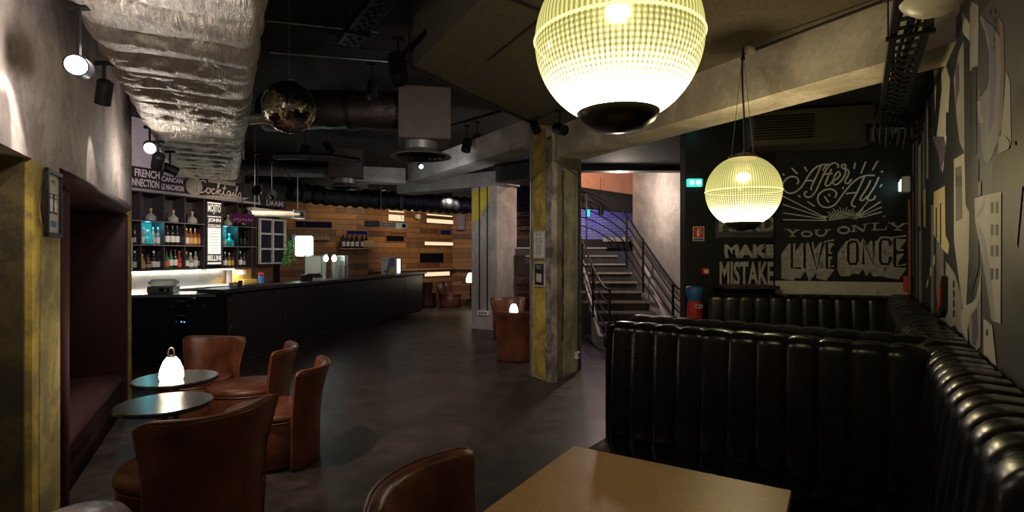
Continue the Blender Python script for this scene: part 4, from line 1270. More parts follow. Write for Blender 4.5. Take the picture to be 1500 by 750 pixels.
MB().lathe([(.001, 0), (.055, .0), (.06, .02), (.06, .15), (.052, .15), (.05, .02)], 20, cap=False).build('cup', MT['blue'], cp, True)
for k in range(5):
    a = k * 1.26
    MB().lathe([(.001, 0), (.028, .015), (.032, .045), (.02, .07), (.001, .075)], 10, M=Matrix.Translation((.03 * math.cos(a) - .02 * (k == 0), .03 * math.sin(a), .14 + .02 * (k % 2)))).build('red_item', MT['red'], cp, True)
yb = empty('yellow_chopping_boards', SH.w(SH.at(358), -.1, 1.02), SH.rz, 'lit yellow boards leaning at the end of the back counter', 'boards')
MB().box((.12, .28, .17), (.50, .03, .30), bev=.01).build('upright_board', simple('yellow_board', (.62, .38, .10), .5, var=.3), yb)
MB().box((.10, .1, .04), (.42, .2, .07), bev=.01).build('box', simple('yellow_box', (.55, .34, .06), .5), yb)
MB().box((.1, .26, .22), (.22, .01, .1)).build('white_card', simple('card_cream', (.85, .82, .7), .5), yb)  # plain cream-white card, no emission
wrk = empty('white_cutting_board', BF.w(BF.at(385, off=.62), .62, .955), BF.rz, 'white boards and papers on the staff worktop', 'board')
MB().box((0, .05, .008), (.9, .25, .016), bev=.003).build('board', simple('board_white', (.75, .74, .7), .4), wrk)
# glowing sign box
p = wp(444.5, 375, 11.2)
gs = empty('glowing_sign_box', p, .06, 'bright white backlit square sign with tiny dark letters', 'sign')
MB().box((0, .05, .21), (.36, .10, .43), bev=.03).build('light_box', MT['sign_cyan'], gs, True)
mb = MB()
for k, t_ in enumerate(('B', 'A', 'R')):
    mb.text('·' if False else t_, .0, .27 - .09 * k, .05, .06, -.004, bold=.03)
mb.text('L', -.10, .26, .04, .05, -.004, bold=.02); mb.text('S', -.10, .14, .04, .05, -.004, bold=.02)
mb.build('lettering', MT['black_paint'], gs)
MB().tube([(0, .05, .42), (0, .05, 1.8)], .005, 6).build('hanging_cable', MT['black_metal'], gs)
lamp('POINT', 'sign_glow', (p.x + .05, p.y - .22, p.z + .2), 3, (.6, 1, .9), .1)
# trailing plant left of it
pl = empty('hanging_plant', wp(428, 352, 11.2), 0, 'green trailing plant left of the glowing sign', 'plant')
random.seed(3)
mb = MB(); stm = MB()
for k in range(12):
    a = random.uniform(-.9, .5); pts = [(0, 0, .0)]
    x_, z_ = 0.05 * a, .1
    for q in range(7):
        x_ += .025 * a; z_ -= .075 * (1 + .2 * random.random()); z_0 = z_
        pts.append((x_, random.uniform(-.03, .05), z_))
        for e_ in range(5):
            c = Vector((x_ + random.uniform(-.03, .03), random.uniform(-.05, .05), z_ + random.uniform(-.03, .03)))
            d1 = Vector((random.uniform(-1, 1), random.uniform(-1, 1), random.uniform(-1, .2))).normalized() * .045
            d2 = d1.cross(Vector((random.uniform(-1, 1), random.uniform(-1, 1), random.uniform(-1, 1)))).normalized() * .014
            mb.add([c, c + d1 * .5 + d2, c + d1, c + d1 * .5 - d2], [(0, 1, 2, 3)])
    stm.tube(pts, .003, 4)
mb.build('leaves', MT['plant'], pl); stm.build('stems', MT['plant'], pl)
MB().lathe([(.05, 0), (.08, .12), (.075, .12), (.001, .02)], 16).build('pot', MT['black_paint'], pl, True)

# ---- items on the bar top, far end
def bar_item(u, yy=.2): return BF.w(BF.at(u, off=yy), yy, 1.113)
# glass display cases on the worktop
for i, (ua, ub, v0_, v1_, lab) in enumerate(((446, 472, 374, 408, 'glass display case under the glowing sign'), (485.5, 505, 375, 403, 'glass display case right of the two bulbs'))):
    Yc = 11.0 if i == 0 else 11.4
    pa = wp(ua, v1_, Yc); pb = wp(ub, v0_, Yc)
    g = empty('glass_case', (pa.x, Yc, 1.0), .0, lab, 'display case')
    wg, hg = pb.x - pa.x, pb.z - 1.0
    MB().box((wg / 2, .12, hg / 2), (wg - .02, .22, hg - .02)).build('glass', simple('case_glass', (.75, .85, .82), .08, 0, .6, trans=.75), g)
    mb = MB()
    for xx in (.01, wg - .01):
        for yy in (.0, .24): mb.box((xx, yy, hg / 2), (.015, .015, hg))
    for zz in (.01, hg):
        mb.box((wg / 2, 0, zz), (wg, .015, .015)).box((wg / 2, .24, zz), (wg, .015, .015))
    mb.build('frame', MT['steel'], g)
    MB().box((wg / 2, .12, -.03), (wg, .26, .05)).build('base', MT['white'], g)
for k, u in enumerate((477.5, 489.5)):
    p = wp(u, 379, 10.9)
    b_ = empty('bare_bulb_lamp', p, 0, ('left' if k == 0 else 'right') + ' one of two bare glowing bulbs between the glass cases', 'lamp', 'bare bulbs')
    MB().lathe([(.001, -.06), (.035, -.045), (.05, 0), (.04, .04), (.02, .07), (.018, .09)], 16).build('bulb', emis('bulb%d' % k, (.85, 1, .95), 6), b_, True)
    MB().lathe([(.02, .08), (.022, .14), (.001, .145)], 12).tube([(0, 0, .14), (0, .05, .17), (0, .1, .10), (0, .1, -.57)], .006, 6).build('holder', MT['black_metal'], b_, True)
pt = empty('payment_terminal', bar_item(461, .18), BF.rz, 'black card terminal on a white stand on the bar top', 'terminal')
MB().box((0, 0, .03), (.26, .10, .06), bev=.006).build('base', MT['white'], pt)
MB().prism([(-.12, -.1), (.12, -.1), (.12, .1), (-.12, .1)], .06, .09).box((.0, 0, .11), (.22, .14, .05), bev=.01).build('screen', MT['black_paint'], pt)
MB().box((-.20, -.02, .07), (.10, .08, .14), bev=.01).box((-.36, 0, .06), (.12, .08, .12), bev=.01).build('card_reader', MT['black_metal'], pt)
# small till stand
ts = empty('till_stand', bar_item(505, .3), BF.rz, 'dark till stand with a flat plate right of the glass cases', 'till')
MB().box((0, .1, .1), (.08, .08, .28)).box((.12, .1, .25), (.34, .10, .02)).build('stand', MT['black_metal'], ts)
# promo cube and lit panel
p = bar_item(567, .14)
pc = empty('promotional_box', p, .0, 'white and blue promotional display box with a yellow and red swirl on the bar top', 'display box')
MB().box((.03, .1, .21), (.34, .22, .42)).build('box', simple('promo_white', (.62, .60, .60), .4), pc)
mb = MB(); mb.xz([(-.03, .0), (.19, .0), (.19, .41), (.05, .41), (.02, .25)], -.012, -.0101); mb.build('blue_field', simple('promo_blue', (.10, .12, .34), .4), pc)
mb = MB(); mb.xz([(.02, .01), (.19, .01), (.19, .18), (.12, .20), (.06, .10)], -.015, -.0121); mb.build('yellow_swirl', simple('promo_yellow', (.6, .38, .04), .4), pc)
mb = MB(); mb.text('Red', -.12, .33, .10, .06, -.013, bold=.01); mb.xz([(-.12, .05), (-.04, .03), (.0, .12), (-.06, .10)], -.014, -.0121); mb.build('red_marks', MT['red'], pc)
p = bar_item(582, .14)
lp_ = empty('lit_bottle_cooler', p, .3, 'glowing pale panel of a small cooler at the far end of the bar', 'cooler')
MB().box((0, .1, .20), (.20, .22, .42), bev=.01).build('casing', MT['black_metal'], lp_)
MB().box((.0, -.015, .20), (.15, .01, .36)).build('lit_door', emis('cooler_lit', (.75, .95, 1), 1.6), lp_)
# bottles on the wood wall shelf
ws = empty('wall_shelf', W0.w(W0.at(496), -.3, 1.62), W0.rz, 'wooden shelf carrying dark bottles on the plank wall', 'shelf')
lw = W0.at(545) - W0.at(496)
zsf = CH - (363 - HZ) / FPX * 14.9
ws.location.z = zsf
MB().box((lw / 2, .14, -.02), (lw, .30, .04)).build('board', simple('shelf_board', (.35, .20, .10), .5), ws)
MB().box((.05, .14, .09), (.02, .26, .22)).build('end_board', MT['wood_dark'], ws)
MB().box((lw - .12, .15, .12), (.32, .18, .20)).build('box', simple('cardboard', (.45, .32, .14), .7), ws)
x0_ = W0.at(500)
for i, u in enumerate((503, 509.5, 516, 523, 531, 537)):
    bottle(u, 0, 'spirit', 'dark', 'white', 'black', ('first', 'second', 'third', 'fourth', 'fifth', 'last')[i] + ' bottle from the left on the plank wall shelf', frame=W0, zb=zsf + .001, y=-.16, s=1.35, grp='bottles on the plank wall shelf')

# upper shelf with glasses, dark slots, lit slots on the plank walls
def slot(f, u0, v0, u1, v1, mat, name, lab, depth=.03, out=.02, cat='light', fr=None):
    xa, za = f.at(u0, v0); xb, zb_ = f.at(u1, v1)
    zb2 = f.at(u0, v1)[1]; 
    e = empty(name, f.w(xa, -out, zb2), f.rz, lab, cat)
    wd, hd = xb - xa, za - zb2
    MB().box((wd / 2, depth / 2, hd / 2), (wd, depth, hd)).build('panel', mat, e)
    t = .018
    MB().box((wd / 2, depth / 2 - .01, -t / 2), (wd + 2 * t, depth + .02, t)).box((wd / 2, depth / 2 - .01, hd + t / 2), (wd + 2 * t, depth + .02, t)).box((-t / 2, depth / 2 - .01, hd / 2), (t, depth + .02, hd)).box((wd + t / 2, depth / 2 - .01, hd / 2), (t, depth + .02, hd)).build('surround', fr or MT['planks'], e)
    return e
navy = simple('navy_slot', (.006, .006, .025), .9, spec=.1)
blue = simple('blue_slot', (.010, .010, .12), .9, spec=.1)
slot(W0, 433, 324, 486, 333, navy, 'wall_niche', 'long dark navy slot high on the plank wall above the glowing sign', cat='niche')
slot(W1f, 565, 345, 591, 353, simple('niche_black', (.004, .004, .005), .9, spec=.1), 'wall_niche', 'black slot in the plank wall left of the hanging tube light', cat='niche')
slot(W1f, 614, 371, 649, 385, simple('niche_black_deep', (.004, .004, .006), .9, spec=.1), 'wall_niche', 'large black rectangular niche above the wooden ledge', cat='niche')
slot(W1f, 644, 337, 660, 343, blue, 'wall_niche', 'small blue niche between two lit slots', cat='niche')
slot(W0, 508, 338, 538, 343, blue, 'wall_niche', 'thin blue slot above the bottle shelf', cat='niche')
slot(W1f, 568, 314, 591, 323, MT['slot_warm'], 'lit_slot', 'short lit slot at the top of the plank wall, left of the tiny camera')
slot(W1f, 568, 308, 591, 310, MT['slot_warm'], 'lit_slot', 'thin lit slit right above the short lit slot')
slot(W1f, 624, 320, 663, 326, MT['slot_warm'], 'lit_slot', 'long lit slot near the top, left of the wall speaker')
slot(W1f, 624, 313, 662, 315, MT['slot_warm'], 'lit_slot', 'thin lit slit above the long lit slot near the speaker')
slot(W1f, 621, 354, 663, 359, MT['slot_warm'], 'lit_slot', 'long lit slot at middle height above the black niche')
slot(W1f, 621, 399, 658, 405, MT['slot_warm'], 'lit_slot', 'lit slot below the wooden ledge above the tub chairs')
us_ = empty('glass_rack_shelf', W0.w(W0.at(436), -.3, CH - (350 - HZ) / FPX * 14.6), W0.rz, 'shelf with upturned glasses behind the glowing sign', 'shelf')
lu = W0.at(482) - W0.at(436)
MB().box((lu / 2, .14, 0), (lu, .28, .03)).build('board', simple('shelf_board2', (.30, .18, .10), .5), us_)
for k in range(8):
    MB().lathe([(.03, 0), (.035, .08), (.012, .10), (.010, .16), (.03, .165)], 12, cap=False, M=Matrix.Translation((.1 + k * .09, .12, .02))).build('upturned_glass', GL['clear'], us_, True)
# speaker + camera on the wall
sp = empty('wall_speaker', W2.w(W2.at(669), -.22, CH - (337 - HZ) / FPX * 18.6), W2.rz, 'pale mauve wall speaker in the plank wall corner', 'speaker')
MB().box((.14, .08, .28), (.30, .18, .56), bev=.01).build('cabinet', simple('speaker_mauve', (.20, .15, .20), .6), sp)
MB().box((.14, -.015, .28), (.25, .01, .48)).build('grille', simple('speaker_grille', (.26, .20, .25), .8), sp)
MB().lathe([(.02, 0), (.001, .004)], 12, M=Matrix.Translation((.14, -.021, .10)) @ Matrix.Rotation(R(90), 4, 'X')).build('badge', MT['white'], sp)
scm = empty('security_camera', W1f.w(W1f.at(607), -.12, CH - (317 - HZ) / FPX * 17.2), W1f.rz, 'white round security camera on the plank wall', 'camera')
MB().lathe([(.08, .1), (.085, .02), (.07, -.03), (.03, -.05), (.001, -.05)], 20, M=Matrix.Rotation(R(-90), 4, 'X') @ Matrix.Rotation(R(180), 4, 'X')).build('housing', MT['white'], scm, True, 60)
MB().lathe([(.035, 0), (.001, .02)], 16, M=Matrix.Translation((.04, -.09, 0)) @ Matrix.Rotation(R(90), 4, 'X')).build('lens', MT['glassdark'], scm, True)

# ---- hanging tube lights over the bar
def hang_tube(pa, pb, label, r=.05, ztop=3.9, color='offwhite'):
    pa, pb = Vector(pa), Vector(pb)
    d = pb - pa
    e = empty('hanging_tube_light', pa, math.atan2(d.y, d.x), label, 'hanging light', 'hanging tube lights over the bar')
    L = math.hypot(d.x, d.y)
    dz = d.z
    MB().tube([(0, 0, 0), (L, 0, dz)], r, 16).build('tube', MT[color], e, True)
    MB().box((L, 0, dz), (.30, .10, .17), bev=.008).build('end_box', MT['steel'], e)
    MB().lathe([(.05, 0), (.001, .01)], 14, M=Matrix.Translation((L + .05, -.055, dz)) @ Matrix.Rotation(R(90), 4, 'X')).build('end_lens', MT['black_metal'], e)
    MB().tube([(L, 0, dz), (L, 0, ztop - pa.z)], .005, 5).tube([(.1, 0, 0), (.1, 0, ztop - pa.z)], .005, 5).build('hanger_wire', MT['galv'], e)
    return e
hang_tube(wp(366, 313, 9.2), wp(436, 314, 10.2), 'long silver hanging tube light in front of the pane frame', .055)
ht = hang_tube(wp(552, 328, 12.8), wp(588, 331, 13.0), 'shorter silver hanging tube light with box ends over the far bar', .05)
MB().box((-.12, 0, 0), (.34, .12, .14), bev=.008).build('start_box', MT['black_metal'], ht)
# magenta hanging box
mg = empty('magenta_sign', wp(355, 325, 8.6), .9, 'small dark magenta hanging sign with faint pink marks', 'sign')
MB().box((0, 0, .06), (.36, .06, .14), bev=.006).build('box', simple('magenta', (.10, .012, .07), .5, emit=(.5, .03, .3), estr=.02), mg)
mb = MB()
for k in range(7): mb.box((-.14 + k * .045, -.032, .03 + .01 * (k % 2)), (.02, .003, .02))
mb.build('pink_marks', simple('pink', (.6, .2, .5), .5, emit=(.8, .3, .7), estr=.12), mg)
MB().tube([(0, 0, .13), (0, 0, 2.05)], .006, 6).build('hanging_rod', MT['black_metal'], mg)
# low benches between the pillars
bb = empty('blue_bench', (.12, 15.2, 0), 0, 'grey metal bench with a blue top seen between the two pillars', 'bench')
for z, m in ((1.08, 'blue'), (.74, 'galv'), (.46, 'galv')):
    MB().box((.1, 0, z), (1.0, .35, .05)).build('shelf_board', MT[m], bb)
for x in (-.38, .58):
    MB().box((x, 0, .53), (.05, .3, 1.06)).build('leg', MT['black_metal'], bb)

# ---------------------------------------------------------------- globe pendants
def globe(x, y, z, r, ztop, label, rot=0):
    g = empty('globe_pendant', (x, y, z), rot, label, 'pendant lamp', 'ribbed glass globe pendants')
    prof = []
    for k in range(41):
        a = R(-61 + (133) * k / 40)
        prof.append((r * math.cos(a), r * math.sin(a)))
    MB().lathe(prof, 96, cap=False).build('glass_globe', MT['globe'], g, True, 60)
    MB().tube([(r * 1.003 * math.cos(a * math.pi / 36), r * 1.003 * math.sin(a * math.pi / 36), 0) for a in range(72)], .0045, 6, closed=True).build('seam_ring', emis('seam', (1, .94, .5), .6), g, True)
    zb_ = r * math.sin(R(-61)); rb_ = r * math.cos(R(-61))
    MB().lathe([(rb_ + .004, zb_ + .006), (rb_, zb_ - .006), (rb_ * .9, zb_ - .025), (rb_ * .6, zb_ - .05), (.001, zb_ - .062)], 48).build('bottom_dish', simple('dish_olive', (.05, .046, .022), .3, .3), g, True, 60)
    zt_ = r * math.sin(R(72)); rt_ = r * math.cos(R(72))
    MB().lathe([(rt_ + .02, zt_ - .01), (rt_ + .02, zt_ + .008), (rt_ * .5, zt_ + .03), (.001, zt_ + .035)], 36).build('top_cap', MT['wood_dark'], g, True)
    hz_ = ztop - z
    MB().tube(catmull([(0, 0, zt_ + .03), (.012, .0, zt_ + .3), (-.008, 0, hz_ - .25), (0, 0, hz_ - .02)], 6), .007, 8).build('power_cable', MT['black_metal'], g, True)
    for k in range(3):
        a = R(90 + 120 * k + 12)
        MB().tube([((rt_ + .01) * math.cos(a), (rt_ + .01) * math.sin(a), zt_), (.006 * math.cos(a), .006 * math.sin(a), hz_ - .09)], .0022, 5).build('suspension_wire', MT['galv'], g)
        MB().tube([((rt_ + .01) * math.cos(a) + .008 * math.cos(q * .785), (rt_ + .01) * math.sin(a), zt_ + .02 + .016 * math.sin(q * .785)) for q in range(8)], .003, 5, closed=True).build('shackle', MT['galv'], g)
    MB().tube([(.0, 0, hz_), (.0, 0, hz_ - .035), (.012, 0, hz_ - .055), (0, 0, hz_ - .075), (-.010, 0, hz_ - .06)], .004, 6).lathe([(.018, hz_ - .10), (.012, hz_ - .07), (.001, hz_ - .068)], 12).build('ceiling_hook', MT['black_metal'], g, True)
    lamp('POINT', 'bulb', (x, y, z - .185), BULB, (1, .86, .70), .07)
    return g
BULB = 28
globe(.341, 1.716, 2.307, .267, 3.22, 'large glowing ribbed glass globe hanging nearest, cut by the top edge')
BULB = 48
globe(1.735, 4.0, 2.09, .268, 3.18, 'smaller glowing ribbed glass globe on three wires before the lettered walls', .5)
# junction box beside its hook and conduit to the right
jb = empty('junction_box', (1.80, 4.02, 3.16), .0, 'small white ceramic junction on the ceiling by the globe hook', 'junction box')
MB().lathe([(.028, -.03), (.034, -.02), (.034, .01), (.02, .03)], 16, M=Matrix.Rotation(R(90), 4, 'Y')).build('body', MT['offwhite'], jb, True)
MB().tube([(.03, 0, 0), (.62, -.90, .035)], .010, 8).build('cable_pipe', MT['black_metal'], jb)

# ---------------------------------------------------------------- big foil duct
def foil_duct():
    f = Frame(V2((-2.13, 2.58)) - A * .9, V2((-2.13, 2.58)) + A * 6.55)   # left bottom edge
    L, Wd, Hd = f.len, .80, .42
    prof = []   # (across, z, n_across, n_z), starting low left side going under to right side and over
    r = .07
    def arc(cx, cz, a0, a1, k=4):
        return [(cx + r * math.cos(R(a0 + (a1 - a0) * i / k)), cz + r * math.sin(R(a0 + (a1 - a0) * i / k)), math.cos(R(a0 + (a1 - a0) * i / k)), math.sin(R(a0 + (a1 - a0) * i / k))) for i in range(k + 1)]
    prof += [(0, Hd - r - i * (Hd - 2 * r) / 4, -1, 0) for i in range(4)]
    prof += arc(r, r, 180, 270)
    prof += [(r + (Wd - 2 * r) * i / 18, 0, 0, -1) for i in range(1, 18)]
    prof += arc(Wd - r, r, 270, 360)
    prof += [(Wd, r + i * (Hd - 2 * r) / 4, 1, 0) for i in range(1, 4)]
    prof += arc(Wd - r, Hd - r, 0, 90)
    prof += [(Wd - r - (Wd - 2 * r) * i / 6, Hd, 0, 1) for i in range(1, 6)]
    prof += arc(r, Hd - r, 90, 180)
    m = len(prof)
    ns = 300
    vs = []
    rnd = random.Random(7)
    pins = []
    s = .1
    while s < L:
        for aa in (.24, .56):
            pins.append((s + rnd.uniform(-.05, .05), aa + rnd.uniform(-.04, .04)))
        s += .40
    for i in range(ns + 1):
        s = L * i / ns
        for (a, z, na, nz) in prof:
            ph = s + .05 * noise.noise(Vector((a * 3, s * 1.5, 0)))
            fold = abs(math.sin(math.pi * ph / .40)) ** .5
            fine = noise.noise(Vector((a * 2.0, s * 9, 3))) * .012 + noise.noise(Vector((a * 6, s * 16, 5))) * .005
            bul = .050 * fold + fine
            if nz < -.5:
                for (ps, pa) in pins:
                    d = math.hypot((s - ps) * 1.6, a - pa)
                    if d < .3:
                        bul -= .045 * math.exp(-(d / .07) ** 2) + .016 * math.exp(-(d / .16) ** 2) * (1 + .8 * math.sin(math.atan2(s - ps, a - pa) * 9))
            vs.append((s, -(a + na * bul), z + nz * bul))
    fs = []
    for i in range(ns):
        for k in range(m):
            k2 = (k + 1) % m
            fs.append((i * m + k, i * m + k2, (i + 1) * m + k2, (i + 1) * m + k))
    fs.append(tuple(range(m - 1, -1, -1))); fs.append(tuple(ns * m + k for k in range(m)))
    root = empty('insulated_duct', f.w(0, 0, 2.87), f.rz, 'large silver foil quilted ventilation duct along the left wall', 'duct')
    MB().add(vs, fs).build('foil_wrap', MT['foil'], root, True, 180)
    for (ps, pa) in [p for p in pins if p[0] < L - .1][:40]:
        MB().lathe([(.001, -.002), (.010, -.001), (.012, .002), (.001, .004)], 8, M=Matrix.Translation((ps, -pa, -.003))).build('fixing_pin', MT['galv'], root)
    mb = MB()
    for s_ in (1.2, 3.0, 4.8, 6.6):
        o = MB().bar((s_, .02, .50), (s_, -Wd - .02, .50), .04, .04).tube([(s_, .03, .5), (s_, .03, 1.08)], .005, 5).tube([(s_, -Wd - .03, .5), (s_, -Wd - .03, 1.08)], .005, 5).build('hanger', MT['galv'], root)
foil_duct()

# ---------------------------------------------------------------- left spotlights and track
def spot(loc, target, r, ln, name='track_spotlight', label='', mat='black_metal', lit=None, stem=None, group='cylinder spotlights'):
    loc = Vector(loc); d = (Vector(target) - loc).normalized()
    root = empty(name, loc, 0, label, 'spotlight', group)
    q = d.to_track_quat('Z', 'Y').to_matrix().to_4x4()
    MB().lathe([(r * .6, -ln / 2), (r, -ln / 2 + r * .3), (r, ln / 2), (r * .86, ln / 2), (r * .8, ln / 2 - r * .5)], 24, M=q, cap=False).lathe([(.001, -ln / 2), (r * .6, -ln / 2)], 24, M=q, cap=False).build('housing', MT[mat], root, True, 40)
    MB().lathe([(.001, ln / 2 - r * .45), (r * .8, ln / 2 - r * .5)], 20, M=q, cap=False).build('lens', MT[lit] if lit else MT['glassdark'], root)
    if stem:
        MB().tube([(0, 0, 0), (0, 0, stem * .6), (0, 0, stem)], .010, 8).box((0, 0, stem), (.10, .04, .03)).build('bracket', MT['black_metal'], root)
    return root
spot((-2.13, 2.62, 2.54), (-1.4, 1.3, 2.28), .052, .14, label='blazing spotlight high on the left concrete wall', lit='spot_bright', stem=.30)
spot((-2.62, 3.42, 2.66), (-3.2, 3.9, 1.2), .045, .16, label='unlit black cylinder spotlight just right of the blazing one', stem=.18)
spot((-3.66, 5.38, 2.70), (-3.0, 4.4, 2.35), .06, .17, label='lit black track spotlight above the niche, beside the pale bar wall', lit='spot_lit', stem=.2)
spot((-3.80, 5.72, 2.62), (-4.4, 6.4, 1.9), .06, .19, label='dark violet-tinted track spotlight pointing down at the bar sign', stem=.2)
spot((-3.95, 6.15, 2.60), (-3.2, 6.9, 2.2), .055, .16, label='black track spotlight directly below the end of the foil duct', stem=.2)
trk = empty('light_track', (-3.0, 4.5, 2.90), 0, 'black lighting track between the left wall and the foil duct', 'track')
MB().bar((.85, -1.65, 0), (-1.15, 2.1, 0), .035, .03).build('rail', MT['black_metal'], trk)

# ---------------------------------------------------------------- mirror ball
mbz = empty('mirror_ball', (-2.0, 4.78, 2.935), 0, 'mirrored disco ball hanging over the bar area', 'mirror ball')
r = .232; vs = []; fs = []
nl = 34
for k in range(nl):
    a0 = -math.pi / 2 + math.pi * k / nl; a1 = -math.pi / 2 + math.pi * (k + 1) / nl
    am = (a0 + a1) / 2
    nn = max(4, int(2 * math.pi * math.cos(am) / (math.pi / nl)))
    for j in range(nn):
        t0 = 2 * math.pi * (j + .05) / nn; t1 = 2 * math.pi * (j + .95) / nn
        b = len(vs); tl = random.uniform(-.0007, .0007); tm = random.uniform(-.0007, .0007)
        for (aa, tt, sg1, sg2) in ((a0 + .004, t0, -1, -1), (a0 + .004, t1, -1, 1), (a1 - .004, t1, 1, 1), (a1 - .004, t0, 1, -1)):
            rr = r + sg1 * tl + sg2 * tm
            vs.append((rr * math.cos(aa) * math.cos(tt), rr * math.cos(aa) * math.sin(tt), rr * math.sin(aa)))
        fs.append((b, b + 1, b + 2, b + 3))
MB().add(vs, fs).build('mirror_tiles', MT['mirror'], mbz)
MB().lathe([(r * .985 * math.cos(R(a)), r * .985 * math.sin(R(a))) for a in range(-90, 91, 6)], 40, cap=False).build('core', MT['dark_metal'], mbz, True)
MB().lathe([(.03, r - .005), (.03, r + .02), (.012, r + .03), (.001, r + .03)], 16).tube([(0, 0, r + .02), (0, 0, 1.01)], .003, 6).build('motor_cap', MT['galv'], mbz, True)

# ---------------------------------------------------------------- ventilation units
def vent_unit(u, vdisc, Y, wbox, hbox, label):
    c = wp(u, vdisc, Y)
    root = empty('ventilation_unit', c, .18, label, 'ventilation unit', 'ceiling ventilation units')
    MB().box((.04, 0, .17 + hbox / 2), (wbox, wbox * .9, hbox), bev=.006).build('plenum_box', simple('plenum_brown', (.07, .053, .05), .6, .0, var=.2), root)
    MB().lathe([(.20, .17), (.20, .08), (.24, .04)], 32, cap=False).build('neck', MT['galv'], root, True)
    dsk = MB().lathe([(.22, .05), (.34, .015), (.37, 0), (.372, -.012), (.35, -.015), (.30, .01)], 40, cap=False).build('diffuser_rim', simple('rim', (.16, .14, .13), .4, .4), root, True, 60)
    for k, rr in enumerate((.26, .19, .12)):
        MB().lathe([(rr, -.022 - .006 * k), (rr - .05, .015), (rr - .055, .014), (rr - .008, -.026 - .006 * k)], 36, cap=False).build('diffuser_ring', MT['black_metal'], root, True, 60)
    MB().lathe([(.29, .02), (.001, .022)], 32, cap=False).build('diffuser_back', MT['black_paint'], root)
    return root
vu = vent_unit(617, 229, 6.6, .62, .62, 'ventilation box with a round ceiling diffuser, nearer of the two')
vu2 = vent_unit(505, 275, 10.4, .62, .55, 'ventilation box with a round ceiling diffuser, farther one above the bar')
# light patch plate on the second box
def duct_pipe(pts, r, label, mat, name='round_duct', rings=True, wav=.01):
    P = catmull(pts, 10)
    root = empty(name, P[0], 0, label, 'duct', 'round ventilation ducts')
    P = [p - P[0] for p in P]
    # resample for corrugation
    Q = []
    for a_, b_ in zip(P, P[1:]):
        n = max(1, int((b_ - a_).length / .03))
        for k in range(n): Q.append(a_.lerp(b_, k / n))
    Q.append(P[-1])
    rr = [r + wav * math.sin(i * .9) + wav * .8 * noise.noise(Vector((i * .23, 1, 0))) for i in range(len(Q))]
    MB().tube(Q, rr, 20).build('foil_sleeve', MT[mat], root, True, 180)
    if rings:
        for f_ in (.15, .5, .85):
            i = int(f_ * (len(Q) - 1))
            MB().tube([Q[i] + Vector((0, 0, 0)), Q[i] + (Q[min(i + 1, len(Q) - 1)] - Q[i - 1]).normalized() * .04], r + .02, 20).build('clamp_band', MT['dark_metal'], root, True)
    return root
duct_pipe([(-.85, 6.75, 3.42), (-1.6, 6.7, 3.42), (-2.4, 6.72, 3.44), (-3.15, 6.82, 3.43)], .24, 'dark foil round duct feeding the nearer ventilation box', 'foil_dark', wav=.004)
duct_pipe([(-3.1, 10.3, 3.24), (-4.1, 10.2, 3.24), (-5.4, 10.3, 3.30)], .15, 'thin dark round duct feeding the farther ventilation box', 'foil_black', wav=.004)
duct_pipe([(-6.2, 12.6, 3.30), (-4.8, 12.9, 3.06), (-3.0, 13.6, 2.98), (-1.6, 14.6, 2.96), (-.9, 15.0, 2.98)], .23, 'long black flexible duct before the plank wall', 'foil_black', wav=.02)
duct_pipe([(-3.4, 7.6, 3.02), (-2.9, 8.2, 3.12), (-2.6, 9.0, 3.2)], .05, 'slim silver pipe under the ducts by the mirror ball', 'foil_black', wav=.001, rings=False)
duct_pipe([(-3.17, 6.3, 3.22), (-2.9, 6.35, 3.24), (-2.5, 6.3, 3.22)], .07, 'slim foil pipe behind the mirror ball', 'foil', wav=.003, rings=False)
# dark navy duct box against the main pillar
nd = empty('navy_duct_box', (.2, 9.0, 2.79), 0, 'dark navy ventilation trunk ending at the main pillar', 'duct')
MB().prism([(-.47, -.3), (.18, -.9), (.9, -.3), (.3, .35)], .0, .28).build('trunk', simple('navy', (.02, .024, .03), .5), nd)
MB().prism([(-.49, -.31), (.18, -.93), (.2, -.9), (-.46, -.28)], .25, .29).build('flange', MT['dark_metal'], nd)

# ---------------------------------------------------------------- cable trays
def tray(p0, p1, wdt, label, cables=3, mat='black_metal', perf=True, name='cable_tray', cmat='rubber'):
    p0 = Vector(p0); p1 = Vector(p1)
    d = p1 - p0; L = d.length
    root = empty(name, p0, math.atan2(d.y, d.x), label, 'cable tray', 'perforated cable trays')
    mb = MB()
    n = int(L / .12)
    w2 = wdt / 2
    for sgn in (-1, 1):
        mb.box((L / 2, sgn * w2, .03), (L, .006, .06))
        mb.box((L / 2, sgn * (w2 - .012), -.001), (L, .024, .003))
    if perf:
        for j in (-.5, 0, .5):
            mb.box((L / 2, j * wdt * .8, 0), (L, wdt * .13, .003))
        for i in range(n + 1):
            mb.box((min(L - .02, i * .12 + .02), 0, 0), (.05, wdt, .003))
    else:
        mb.box((L / 2, 0, 0), (L, wdt, .003))
    mb.build('tray', MT[mat], root)
    for k in range(cables):
        yy = -w2 * .6 + wdt * .6 * k / max(1, cables - 1)
        pts = [(L * q / 8, yy + .012 * math.sin(q * 1.7 + k), .016 + .004 * (k % 2)) for q in range(9)]
        MB().tube(catmull(pts, 4), .009, 6).build('cable', MT[cmat], root, True)
    for f_ in (.15, .85):
        MB().tube([(L * f_, -w2 - .01, 0), (L * f_, -w2 - .01, 3.95 - p0.z)], .004, 5).tube([(L * f_, w2 + .01, 0), (L * f_, w2 + .01, 3.95 - p0.z)], .004, 5).bar((L * f_, -w2 - .02, -.012), (L * f_, w2 + .02, -.012), .03, .015).build('hanger', MT['black_metal'], root)
    return root
tray((-.95, 4.85, 3.36), (.05, 3.2, 3.36), .17, 'black perforated cable tray along the edge of the panelled ceiling')
tray((-1.42, 4.6, 3.42), (-.35, 2.9, 3.42), .17, 'black perforated cable tray nearer the foil duct')
